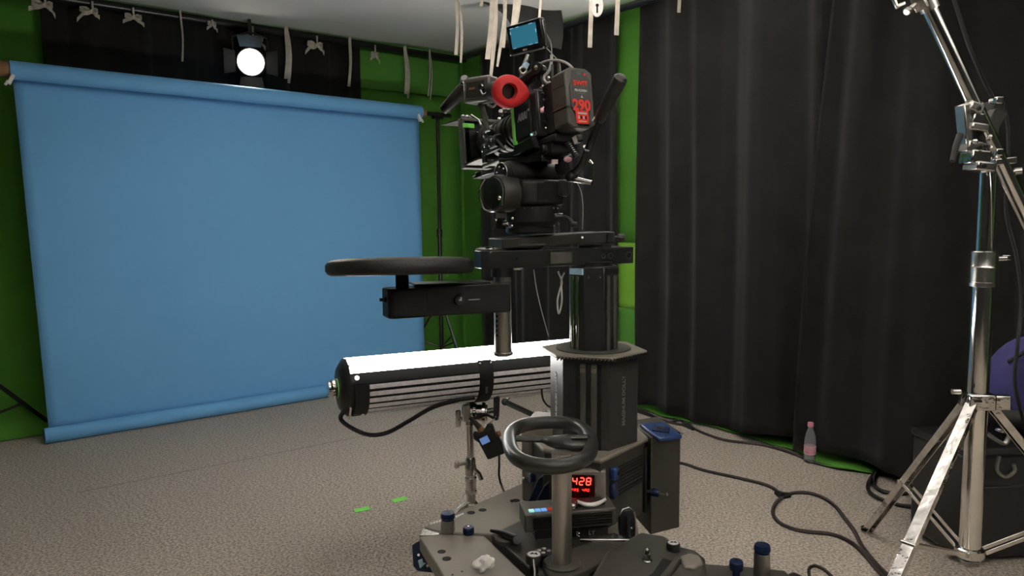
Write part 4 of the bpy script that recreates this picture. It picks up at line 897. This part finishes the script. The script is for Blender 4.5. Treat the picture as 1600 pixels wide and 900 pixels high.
for sx in (1,): MB(BMx @ T((.043, .03, .031)) @ RZ(45)).box((0, 0, 0), (.02, .003, .002)).build('case_edge', 'white_print', ba_)

# ------------------------------------------------------------------ field monitor
MC = P(821, 58, 2.24); mo_ = thing('field_monitor', 'small tilted monitor with a teal screen on top of the camera', 'monitor', MC)
MM = basis(MC, P(850, 51, 2.20) - P(792, 66.5, 2.29), V((.05, -.2, 1)).normalized()); MM = MM @ RX(4)
MB(MM).box((0, .008, 0), (.128, .02, .086)).build('monitor_case', 'black_satin', mo_, bev=.004)
MB(MM).box((0, -.0035, 0), (.124, .003, .082)).build('bezel', 'black_paint', mo_, bev=.001)
sn = MB(MM).box((-.001, -.0055, .004), (.096, .002, .058)).build('screen', 'screen_teal', mo_)
for x, z, a, b in ((-.042, .0325, .012, .0015), (-.02, .0325, .01, .0015), (.03, .0325, .014, .0015), (-.048, .02, .0015, .008), (.046, .01, .0015, .01), (-.04, -.0245, .01, .0015), (.02, -.0245, .014, .0015), (.042, -.0245, .008, .0015)): MB(MM).box((x, -.007, z), (a, .001, b)).build('screen_mark', 'screen_grid', sn)
for i_ in range(3): MB(MM).box((-.0105 + i_ * .0058, -.0055, -.0345), (.0048, .001, .005)).build('logo_block', 'white_plastic', mo_, bev=.001)
MB(MM).box((.0665, .008, .0), (.004, .012, .07)).build('side_rail', 'alloy', mo_, bev=.001)
for sx in (-.062, .062): MB(MM).ball((sx, -.003, -.041), .003, n=6).build('corner_screw', 'chrome', mo_)
MB().cyl(P(826, 86, 2.25), P(821, 100, 2.25), .0085, n=14).build('mount_arm', 'alloy', mo_)
MB().cyl(P(823, 98, 2.25), P(819, 106, 2.25), .0095, n=14).build('arm_tape', 'pale_blue', mo_)
TOR(P(817, 110, 2.245), (.2, -1, 0), .0095, .0035).build('arm_ring', 'steel', mo_)
MB().cyl(P(816, 114, 2.25), P(815, 126, 2.25), .006, n=12).build('arm_stud', 'black_satin', mo_)
MB().tube(spline([P(852, 50, 2.24), P(860, 65, 2.24), P(862, 80, 2.24), P(861, 92, 2.23)], 6), .0018, 6).tube(spline([P(853, 74, 2.22), P(866, 88, 2.2), P(874, 98, 2.2), P(876, 112, 2.19)], 6), .0014, 6).build('signal_cable', 'cable_grey', mo_)

# ------------------------------------------------------------------ tube light on its grip stand
TA, TB = P(541, 605, 2.80), P(930, 570, 3.26); TB.z = TA.z
tx = (TB - TA); tx.z = 0; tL = tx.length; TM = basis(TA, tx, UP); RT = .112   # local x along the tube, -y to the camera
tl_ = thing('tube_light', 'long glowing tube light with striped silver back lying behind the dolly', 'light', TA + tx * .45 - UP * .0)
def arc(a0, a1, r, x0, x1, n=24, th=.006):
    vs = []; fs = []
    for i in range(n + 1):
        a = R(a0 + (a1 - a0) * i / n); c, s_ = -math.cos(a), math.sin(a)
        for rr, xx in ((r, x0), (r, x1), (r - th, x1), (r - th, x0)): vs.append((xx, rr * c, rr * s_))
    for i in range(n):
        for j in range(4): fs.append((i * 4 + j, i * 4 + (j + 1) % 4, i * 4 + 4 + (j + 1) % 4, i * 4 + 4 + j))
    fs += [(0, 1, 2, 3), tuple(range(4 * n, 4 * n + 4))[::-1]]
    return vs, fs
MB(TM).add(*arc(38, 176, RT, .0, tL)).build('diffuser', 'tube_diffuser', tl_, smooth=60)
MB(TM).add(*arc(17, 38, RT * 1.01, .0, tL, 6)).build('dark_skirt', 'black_rubber', tl_, smooth=60)
MB(TM).add(*arc(176, 377, RT * .985, .0, tL, 30)).build('back_shell', 'black_paint', tl_, smooth=60)
for i in range(6):
    a = 13 - i * 14
    MB(TM).add(*arc(a - 8.5, a, RT * 1.012, .065, tL - .03, 4, .008)).build('reflector_strip', 'strip_silver', tl_, smooth=60)
MB(TM).add(*arc(-75, 14, RT * 1.02, .012, .064, 16, .01)).build('end_cuff', 'black_leather', tl_, smooth=60)
cap = MB(TM).lathe([(RT * 1.01, .004), (RT * 1.01, -.004), (RT * .93, -.014), (RT * .72, -.03), (.05, -.034)], (0, 0, 0), (1, 0, 0), 14).build('end_cap', 'anodised', tl_, smooth=40)
MB(TM).lathe([(RT * 1.01, 0), (RT * .9, .03), (.05, .045)], (tL, 0, 0), (1, 0, 0), 40).build('end_cap', 'anodised', tl_, smooth=40)
MB(TM).lathe([(.02, -.03), (.034, -.032), (.036, -.038), (.036, -.056), (.03, -.062), (.03, -.07), (.01, -.072)], (0, 0, 0), (1, 0, 0), 24).build('connector_plug', 'chrome', cap)
MB(TM).lathe([(.037, -.034), (.037, -.038)], (0, 0, 0), (1, 0, 0), 24).build('plug_ring', 'green_tape', cap)
MB(TM).lathe([(.006, 0), (.0095, .002), (.0095, .004), (.005, .004)], (.02, -RT * .89, RT * .47), (0, -.89, .47), 16).build('eyelet', 'chrome', tl_)
MB(TM).lathe([(.005, 0), (.008, .002), (.008, .005), (.004, .005)], (.045, -RT * .6, -RT * .84), (0, -.6, -.84), 12).build('eyelet', 'chrome', tl_)
MB(TM).tube(spline([(.0, -RT * .75, -.03), (-.005, -RT * .8, -.07), (-.006, -RT * .6, -RT * .95)], 6), .004, 8).build('shock_cord', 'white_plastic', tl_)
xm = (P(748, 600, 3.0) - TA).dot(tx.normalized())
MB(TM).add(*arc(-80, 40, RT * 1.035, xm - .03, xm + .03, 20, .008)).build('mount_strap', 'black_paint', tl_, smooth=60)
MB(TM).box((xm, -RT * .97, -RT * .38), (.01, .006, .03), None).build('strap_slot', 'grey_print', tl_)
for sx in (-.022, .024): MB(TM).ball((xm + sx, -RT * .88, RT * .56), .004, n=6).build('rivet', 'chrome', tl_)
# mount head under the tube
gb_ = TM @ V((xm, -.03, -RT - .035))
SP = V((gb_.x, gb_.y, 0)); SP = P(735, 700, gb_.y); SP.z = 0
gs = thing('grip_stand', 'silver grip stand holding up the tube light left of the dolly', 'stand', SP, None)
zz = lambda y: P(735, y, SP.y).z
gh = MB().cyl(P(722, 645, SP.y), P(762, 645, SP.y), .034, n=24).build('grip_head', 'alloy', gs, bev=.004)
MB().lathe([(.03, 0), (.043, .004), (.043, .016), (.036, .02)], P(752, 645, SP.y), (1, 0, 0), 24).lathe([(.03, 0), (.04, .004), (.04, .014), (.036, .018)], P(738, 645, SP.y), (1, 0, 0), 24).build('head_disc', 'chrome', gh)
MB().box(P(729, 645, SP.y - .03), (.03, .03, .07)).build('head_jaw', 'steel', gh, bev=.005)
MB().cyl(P(762, 643, SP.y), P(772, 641, SP.y), .012, n=14).build('head_shaft', 'alloy', gh)
MB().slab([P(x, y, SP.y - .02) for x, y in ((771, 622), (778, 618), (781, 623), (780, 653), (775, 656), (771, 651))], (0, -1, 0), .03).build('tee_handle', 'black_rubber', gh, bev=.006)
MB().box(P(716, 654, SP.y - .02), (.022, .016, .07)).box(P(722, 655, SP.y - .02), (.04, .016, .016)).build('wing_handle', 'alloy', gh, bev=.005)
MB().cyl(V((SP.x, SP.y, zz(628))), V((SP.x, SP.y, zz(664))), .018, n=18).build('spigot', 'chrome', gs)
MB().cyl(V((SP.x, SP.y, TA.z - RT - .005)), V((SP.x + .02, SP.y, zz(630))), .02, n=18).build('mount_stud', 'black_paint', gs)
MB().lathe([(.012, zz(664)), (.018, zz(663)), (.018, zz(657)), (.013, zz(656))], SP, n=22).build('tube_cap', 'anodised', gs)
MB().cyl(SP + UP * zz(715), SP + UP * zz(660), .0145, n=22).build('upper_tube', 'steel', gs)
MB().cyl(SP + UP * .1, SP + UP * zz(735), .0185, n=22).build('lower_tube', 'steel', gs)
co = MB().lathe([(.018, zz(742)), (.024, zz(741)), (.024, zz(728)), (.021, zz(726)), (.021, zz(718)), (.016, zz(714))], SP, n=24).build('collar', 'alloy', gs)
MB().lathe([(.022, zz(772)), (.0245, zz(770)), (.0245, zz(766)), (.022, zz(765)), (.022, zz(752)), (.0245, zz(751)), (.0245, zz(746)), (.02, zz(744))], SP, n=24).build('collar', 'alloy', gs)
kx = V((SP.x, SP.y, zz(722)))
MB().cyl(kx, kx + V((-.05, -.03, 0)), .008, n=12).box(kx + V((-.055, -.033, 0)), (.02, .012, .028)).build('collar_knob', 'alloy', co, bev=.003)
MB().tube([V((SP.x + .015, SP.y - .01, zz(732))), V((SP.x + .035, SP.y - .01, zz(739))), V((SP.x + .045, SP.y - .01, zz(748)))], .009, 10).build('collar_lever', 'alloy', co)
for i in range(3):
    an = R(-20 + 120 * i); d = V((math.cos(an), math.sin(an), 0)); zl = .05 + .012 * i
    MB().tube(spline([SP + UP * (zl + .05) + d * .015, SP + UP * (zl + .03) + d * .07, SP + UP * .013 + d * .2], 5), .0115, 12).build('leg', 'alloy', gs)
MB().lathe([(.024, .03), (.028, .035), (.028, .12), (.024, .125)], SP, n=24).build('leg_hub', 'alloy', gs)
# controller hanging at the stand
K0 = P(766, 690, SP.y - .08)
ct = thing('light_controller', 'black dimmer box with small blue screen dangling below the grip head', 'controller', K0)
KM = basis(K0, V((.9, -.1, .45)), V((-.42, 0, .9)))
MB(KM).prism([(-.04, -.06), (.035, -.065), (.04, -.02), (.035, .03), (.042, .06), (.02, .07), (.005, .055), (-.03, .055), (-.045, .065), (-.052, .04), (-.04, .02)], -.02, .02, RX(90)).build('case', 'black_rubber', ct, bev=.006)
MB(KM).box((-.012, -.021, .02), (.036, .003, .028)).build('screen', 'screen_blue', ct, bev=.001)
MB(KM).box((.0, -.021, -.02), (.04, .003, .03)).build('key_pad', 'anodised', ct, bev=.001)
MB(KM).lathe([(.012, 0), (.012, .012), (.008, .014)], (.04, -.0, .015), (1, -.3, 0), 16).build('rotary_dial', 'cardboard', ct)
MB(KM).lathe([(.014, .05), (.015, .06), (.012, .075)], (-.012, 0, 0), (0, 0, 1), 16).build('socket', 'cardboard', ct)
MB(KM).tube([(-.012, 0, .07), (-.02, 0, .1), (-.03, 0, .125)], [.013, .01, .006], 12).build('plug', 'black_rubber', ct)
MB().tube(spline([KM @ V((-.03, 0, .12)), P(748, 652, SP.y - .06), P(760, 648, SP.y - .06), P(776, 655, SP.y - .05), P(775, 646, SP.y - .03)], 6), .006, 8).build('lead', 'cable_black', ct)
MB().tube(spline([KM @ V((.03, 0, .07)), P(772, 655, SP.y - .06), P(776, 648, SP.y - .03)], 5), .003, 6).build('hanging_strap', 'cable_grey', ct)
cable('power_lead', 'thin black lead hanging from the dimmer box to the dolly deck', [KM @ V((.01, 0, -.06)), P(780, 725, SP.y - .1), P(780, 745, SP.y - .1), P(785, 762, SP.y - .12), P(793, 778, 2.52), F(800, 783, ZD + .006)], .0045)
cable('tube_lead', 'black lead drooping from the left end of the tube light', [TM @ V((-.01, -RT * .7, -.06)), P(532, 652, 2.76), P(545, 666, 2.76), P(575, 679, 2.78), P(605, 676, 2.8), P(640, 657, 2.83), P(675, 637, 2.86), P(715, 625, 2.88), P(742, 621, 2.89)], .0085)
cable('tube_tail', 'short black lead dropping from the right half of the tube light', [P(847, 600, 3.05), P(847, 618, 3.06), P(852, 630, 3.07), P(862, 637, 3.08), P(885, 640, 3.1)], .004)

# ------------------------------------------------------------------ black stand behind the dolly
hub = P(789, 628, 3.9); bs = thing('folded_stand', 'black stand leg and strut showing between tube light and steering handle', 'stand', V((hub.x, hub.y, 0)))
ft = F(950, 705, 0) + UP * .012
MB().tube([hub, ft], .021, 4, flat=.7).build('leg', 'black_satin', bs)
MB().tube([hub + UP * .0, P(806, 608, 3.95), P(830, 578, 4.0)], .009, 10).build('strut', 'alloy', bs)
MB().ball(hub, .02, n=8).build('joint', 'black_paint', bs)

# ------------------------------------------------------------------ floor cables
fz = .007
def FL(l): return [F(x, y, fz) for x, y in l]
cable('floor_cable', 'black cable running along the curtain from behind the dolly to the coil', FL([(985, 637), (1010, 645), (1040, 658), (1075, 666), (1100, 677), (1135, 688), (1190, 695), (1240, 709), (1270, 722), (1310, 731), (1350, 737), (1392, 743)]), .0085, 'cable_brown', 'cables on the carpet')
cable('floor_cable', 'second black cable beside the far cable joint behind the dolly', FL([(992, 642), (1020, 651), (1045, 659), (1062, 657), (1073, 664)]), .007, 'cable_black', 'cables on the carpet')
cp = MB().tube(FL([(1066, 663), (1076, 666), (1084, 671)]), [.012, .022, .012], 10).build('cable_plug', 'black_rubber'); tag(cp, 'black cable joint on the carpet behind the dolly box', 'plug', 'cable joints on the floor')
cable('floor_cable', 'brown black cable leaving the dolly box towards the near joint', FL([(1050, 722), (1070, 725), (1100, 735), (1150, 746), (1195, 757), (1215, 768), (1221, 778)]), .0085, 'cable_brown', 'cables on the carpet')
cp = MB().tube(FL([(1214, 770), (1222, 776), (1233, 774)]), [.014, .023, .014], 10).build('cable_plug', 'black_rubber'); tag(cp, 'black cable joint where the near cable splits in two', 'plug', 'cable joints on the floor')
cable('floor_cable', 'upper branch of the split cable curving to the chrome stand', FL([(1228, 775), (1240, 770), (1262, 770), (1285, 777), (1305, 791), (1320, 810), (1335, 830), (1348, 855), (1366, 878), (1388, 900)]), .0085, 'cable_brown', 'cables on the carpet')
cable('floor_cable', 'lower branch of the split cable looping to the chrome stand', FL([(1222, 777), (1211, 788), (1208, 803), (1220, 818), (1250, 829), (1300, 835), (1330, 848), (1350, 866), (1368, 887), (1384, 905)]), .0085, 'cable_brown', 'cables on the carpet')
cable('floor_cable', 'small curl of thin cable in front of the right deck peg', FL([(1230, 902), (1240, 897), (1252, 902)]) , .006, 'cable_brown', 'cables on the carpet')
cable('floor_cable', 'thin cable loop at the bottom edge left of the chrome stand', FL([(1266, 905), (1264, 890), (1272, 884), (1285, 888), (1296, 897), (1305, 907)]), .006, 'cable_brown', 'cables on the carpet')
cable('coiled_cable', 'black cable coiled loosely on the floor behind the chrome stand leg', [F(x, y, fz + .006 * (i % 3)) for i, (x, y) in enumerate([(1392, 743), (1420, 752), (1430, 765), (1405, 772), (1372, 764), (1366, 748), (1378, 735), (1410, 732), (1445, 740), (1466, 757), (1464, 778), (1440, 790), (1400, 788), (1362, 772), (1357, 755), (1370, 738), (1400, 730), (1425, 735), (1440, 770), (1455, 800), (1495, 815)])], .009, 'cable_black', None, 6)

# ------------------------------------------------------------------ bottle, tape marks, small floor items
WB = F(1265, 722, 0); bo = thing('water_bottle', 'clear water bottle with pink cap and pink label on the carpet', 'bottle', WB)
Hb = P(1265, 660, WB.y).z; k = Hb / .232
pr_ = [(.026, 0), (.031, .004), (.032, .012), (.03, .02), (.032, .03), (.031, .05), (.032, .07), (.032, .12), (.031, .14), (.025, .168), (.017, .19), (.0135, .2), (.0135, .212)]
MB().lathe([(r * k, z * k) for r, z in pr_] + [(r * k - .0012, z * k) for r, z in pr_[::-1] if z > .003], WB, n=32).build('bottle_body', 'clear_plastic', bo, smooth=60)
MB().lathe([(r * k - .0022, z * k + .002) for r, z in pr_ if z < .085], WB, n=32).build('water_fill', 'water', bo, smooth=60)
MB().lathe([(.0325 * k, .05 * k), (.0332 * k, .051 * k), (.0332 * k, .098 * k), (.0325 * k, .099 * k)], WB, n=32).build('bottle_label', 'pink_label', bo)
MB().lathe([(.0337 * k, .06 * k), (.0337 * k, .068 * k)], WB, n=32).build('label_band', 'pink', bo)
MB().lathe([(.0155 * k, .207 * k), (.0165 * k, .209 * k), (.0165 * k, .228 * k), (.0145 * k, .232 * k)], WB, n=24).build('bottle_cap', 'pink', bo)
for (a, b, lab) in (((553, 799), (578, 794), 'green tape mark on the carpet left of the other mark'), ((613, 784), (635, 778), 'green tape mark on the carpet nearer the grip stand')):
    p0, p1 = F(*a), F(*b); tag(MB(basis((p0 + p1) / 2 + UP * .0015, p1 - p0, UP)).prism([(-(p1 - p0).length / 2, -.02), ((p1 - p0).length / 2 - .003, -.02), ((p1 - p0).length / 2, .02), (-(p1 - p0).length / 2 + .004, .02)], -.001, .001).build('floor_tape', 'green_tape'), lab, 'tape', 'green tape marks')
bb1 = F(1094, 656, 0); bb2 = F(1140, 664, 0)
tag(MB(basis((bb1 + bb2) / 2, bb2 - bb1, UP)).prism([(-.12, -.03), (.12, -.03), (.13, .03), (-.13, .03)], 0, .035).build('rubber_block', 'black_rubber', bev=.006), 'low black rubber block at the foot of the long black curtain', 'block')
pw = F(853, 656, 0); tag(crumple((pw.x, pw.y, .036), .036, 9, (1.3, 1, .8), 12, .4).build('plastic_wrap', 'clear_plastic', smooth=30), 'crumpled clear plastic on the floor behind the steering handle', 'plastic')
pw = F(1297, 720, 0); tag(crumple((pw.x, pw.y, .006), .007, 3, (1, 1, .7), 6, .3).build('paper_scrap', 'tissue'), 'tiny white paper scrap on the carpet right of the bottle', 'paper')

# ------------------------------------------------------------------ chrome light stand
Yp = 2.45; PC = P(1518, 800, Yp); PC.z = 0
cs = thing('chrome_stand', 'tall chrome light stand with folding legs at the right', 'stand', PC)
zq = lambda y: P(1525, y, Yp).z
MB().cyl(PC + UP * .13, PC + UP * zq(430), .0335, n=36).build('lower_tube', 'chrome', cs)
MB().cyl(PC + UP * zq(440), PC + UP * zq(190), .0285, n=36).build('upper_tube', 'chrome', cs)
co = MB().lathe([(.034, zq(448)), (.0445, zq(447)), (.0445, zq(441)), (.042, zq(440)), (.042, zq(418)), (.0435, zq(417)), (.041, zq(414)), (.041, zq(394)), (.036, zq(392))], PC, n=36).build('collar', 'alloy', cs)
MB().cyl(V((PC.x + .03, PC.y, zq(405))), V((PC.x + .075, PC.y, zq(404))), .009, n=12).box(V((PC.x + .075, PC.y, zq(403))), (.03, .012, .018)).build('collar_knob', 'chrome', co, bev=.003)
zb_ = zq(625)
brk = MB(basis(PC + UP * zb_, V((1, -.12, 0)), UP))
hb = brk.box((0, 0, .0), (.085, .085, .055)).box((.045, -.03, 0), (.09, .02, .05)).build('leg_bracket', 'chrome_worn', cs, bev=.006)
MB().cyl(P(1488, 612, Yp - .05), P(1500, 612, Yp - .05), .009, n=12).build('bracket_bolt', 'chrome', hb)
MB().cyl(P(1520, 628, Yp - .06), P(1533, 628, Yp - .06), .007, n=10).build('bracket_bolt', 'chrome', hb)
bb_z = .16
MB().lathe([(.04, bb_z - .03), (.046, bb_z - .025), (.046, bb_z), (.04, bb_z + .004)], PC, n=30).build('brace_ring', 'chrome_worn', cs)
f1 = F(1352, 832, .0); f2d = V((-.56, -.40, 0)); feet = [V((f1.x, f1.y, .012)), V((PC.x - .575, PC.y - .41, .012)), V((PC.x + .58, PC.y - .05, .012))]
for i, ft in enumerate(feet):
    d = V((ft.x - PC.x, ft.y - PC.y, 0)); L0 = d.length; d.normalize()
    a = PC + UP * (zb_ - .005) + d * .045; vec = ft - a; Lm = basis(a, vec, UP); Ln = vec.length
    lg = MB(Lm).box((Ln / 2, -.0, 0.0), (Ln, .036, .006)).box((Ln / 2, .0155, -.011), (Ln, .005, .022)).box((Ln / 2, -.0155, -.011), (Ln, .005, .022)).build('leg', 'chrome_worn', cs, bev=.0015)
    MB().lathe([(.008, -.014), (.018, -.01), (.018, .008), (.01, .012)], ft + UP * .003, n=16).build('foot', 'alloy', lg)
    m_ = a + vec * .58; c = PC + UP * (bb_z - .01) + d * .045; sd = V((-d.y, d.x, 0)) * .016
    for sg in (-1, 1):
        Bm = basis((m_ + c) / 2 + sd * sg, m_ - c, UP); MB(Bm).box((0, 0, 0), ((m_ - c).length, .004, .014)).build('brace', 'chrome', cs, bev=.001)
    MB().cyl(m_ - sd * 1.4, m_ + sd * 1.4, .007, n=12).build('brace_bolt', 'chrome', lg)
# boom arm in the clamp
bt0, bt1 = P(1436, -25, 2.36), P(1625, 385, 2.34)
bmv = (bt1 - bt0)
bm_ = thing('light_boom', 'slanting chrome boom tube clamped to the top of the chrome stand', 'boom', P(1538, 210, 2.4))
MB().cyl(P(1452, 12, 2.36), bt1, .0235, n=28).build('boom_tube', 'chrome', bm_)
MB().cyl(bt0, P(1454, 16, 2.36), .031, n=28).build('boom_sleeve', 'alloy', bm_)
sm = basis(P(1444, 6, 2.36), bmv, V((-.8, -.4, .5)))
MB(sm).box((-.02, .0, .025), (.07, .035, .035)).lathe([(.008, 0), (.008, .03), (.012, .034), (.012, .05)], (-.01, -.01, .04), (.2, -.3, 1), 12).build('sleeve_clamp', 'alloy', bm_, bev=.004)
MB(basis(P(1398, 2, 2.36), V((.4, 0, -.9)), V((0, -1, 0)))).box((0, 0, 0), (.05, .012, .012)).build('wing_bolt', 'alloy', bm_, bev=.003)
MB(basis(P(1407, 8, 2.36), V((.9, 0, .35)), V((0, -1, 0)))).box((0, 0, 0), (.03, .012, .014)).build('wing_bolt', 'alloy', bm_, bev=.003)
# clamp body
def cl(x0, y0, x1, y1, Y, th, mm='alloy', rot=0, bev=.005, name='clamp_block'):
    c = P((x0 + x1) / 2, (y0 + y1) / 2, Y); wd = (x1 - x0) * Y / FPX; h = (y1 - y0) * Y / FPX
    return MB(T(c) @ RY(rot)).box((0, 0, 0), (wd, th, h)).build(name, mm, bm_, bev=bev)
cl(1501, 164, 1512, 232, 2.34, .05, 'alloy', -8)
cl(1508, 162, 1530, 176, 2.34, .06, 'alloy', 18)
cl(1513, 178, 1532, 198, 2.345, .05, 'chrome_worn', 12)
cl(1510, 194, 1538, 206, 2.335, .06, 'alloy', 8)
cl(1514, 206, 1532, 226, 2.37, .05, 'hole', 6)
cl(1504, 222, 1530, 240, 2.335, .06, 'alloy', 10)
cl(1508, 236, 1538, 258, 2.335, .07, 'chrome_worn', 6)
cl(1515, 254, 1545, 268, 2.33, .08, 'alloy', 6)
cl(1530, 160, 1548, 262, 2.42, .06, 'black_paint', 14)
cl(1536, 172, 1556, 225, 2.36, .04, 'anodised', 28, name='clamp_cheek')
for x, y in ((1529, 169), (1540, 228), (1538, 259), (1524, 221), (1547, 214)): MB().ball(P(x, y, 2.29), .0085, n=8).build('clamp_bolt', 'black_satin' if x in (1529, 1540, 1538) else 'chrome', bm_)
MB().tube([P(1500, 212, 2.33), P(1494, 228, 2.3), P(1488, 252, 2.28)], [.011, .01, .008], 12).build('clamp_handle', 'black_rubber', bm_)
for y in (157, 238):
    MB().cyl(P(1545, y + 2, 2.36), P(1562, y, 2.34), .009, n=12).box(P(1560, y, 2.33), (.024, .02, .022)).build('clamp_stud', 'chrome', bm_, bev=.003)
MB(basis(P(1568, 252, 2.34), V((1, 0, .1)), UP)).box((0, 0, 0), (.07, .03, .022)).build('clamp_tail', 'alloy', bm_, bev=.004)
MB().cyl(P(1585, 268, 2.34), P(1597, 267, 2.33), .012, n=12).build('tail_knob', 'alloy', bm_)
cable('boom_cable', 'black cable hanging beside the chrome stand from the boom', [P(1488, -10, 2.42), P(1510, 60, 2.42), P(1530, 110, 2.44), P(1550, 150, 2.5), P(1572, 180, 2.5), P(1576, 240, 2.5), P(1572, 330, 2.5), P(1588, 400, 2.5), P(1596, 470, 2.5), P(1590, 540, 2.48), P(1586, 600, 2.5), P(1600, 660, 2.6)], .0065)

# ------------------------------------------------------------------ black flight case and backpack at the right edge
e = F(1500, 893, 0); CX = basis(V((e.x + .02, e.y + .02, 0)), V((1, .12, 0)), UP)
fc_ = thing('flight_case', 'black equipment case standing behind the chrome stand', 'case', CX @ V((.2, .17, 0)))
MB(CX).box((.23, .17, .22), (.44, .3, .4)).build('case_shell', 'black_satin', fc_, bev=.015, seg=3)
MB(CX).box((.23, .17, .43), (.45, .31, .03)).build('case_lid', 'black_satin', fc_, bev=.008)
MB(CX).box((.23, .018, .19), (.3, .01, .22)).build('case_panel', 'black_satin', fc_, bev=.004)
MB(CX).box((.24, .012, .1), (.07, .004, .012)).build('case_badge', 'grey_print', fc_)
for x in (.05, .41): MB(CX).box((x, .03, .01), (.05, .05, .02)).build('case_foot', 'alloy', fc_, bev=.003)
MB(CX).lathe([(.022, .44), (.022, .45), (.016, .452), (.016, .5), (.02, .503), (.02, .512)], (.1, .07, 0), n=22).build('spigot', 'steel', fc_)
MB(CX).box((.07, .07, .525), (.07, .022, .016), RY(15)).build('spigot_lever', 'alloy', fc_, bev=.005)
MB(CX).tube(spline([(.12, .06, .49), (.16, .05, .46), (.19, .05, .45), (.21, .05, .49)], 6), .009, 10).tube(spline([(.08, .05, .46), (.05, .04, .43), (.06, .02, .40)], 6), .008, 10).build('case_handle', 'steel', fc_)
MB(CX).tube(spline([(.13, .005, .42), (.12, .0, .37), (.15, -.005, .345), (.19, .0, .36), (.185, .0, .39)], 6), .007, 10).build('catch', 'steel', fc_)
bpk = CX @ V((.41, .2, .445))
bg = thing('backpack', 'purple blue backpack resting on the black equipment case', 'bag', bpk)
b = MB(); b.ball((0, 0, 0), 1, n=14)
sh = MB(); sh.add([bpk + V((p.x * .17 * (1 - .25 * max(0, p.z)), p.y * .12, .19 + .19 * (abs(p.z) ** .8) * (1 if p.z > 0 else -1))) for p in b.v], b.f); sh.build('bag_shell', 'purple_nylon', bg, smooth=60)
sh = MB(); sh.add([bpk + V((p.x * .175, p.y * .125, .075 + .075 * p.z)) for p in b.v], b.f); sh.build('bag_base', 'black_rubber', bg, smooth=60)
MB().tube(spline([bpk + V((-.05, -.1, .36)), bpk + V((-.09, -.14, .27)), bpk + V((-.09, -.145, .17)), bpk + V((-.05, -.13, .07))], 6), .018, 8, flat=.5).build('shoulder_strap', 'black_leather', bg)
MB().tube(spline([bpk + V((-.13, -.06, .29)), bpk + V((-.03, -.1, .375)), bpk + V((.05, -.05, .39))], 6), .008, 8).build('piping', 'black_leather', bg)
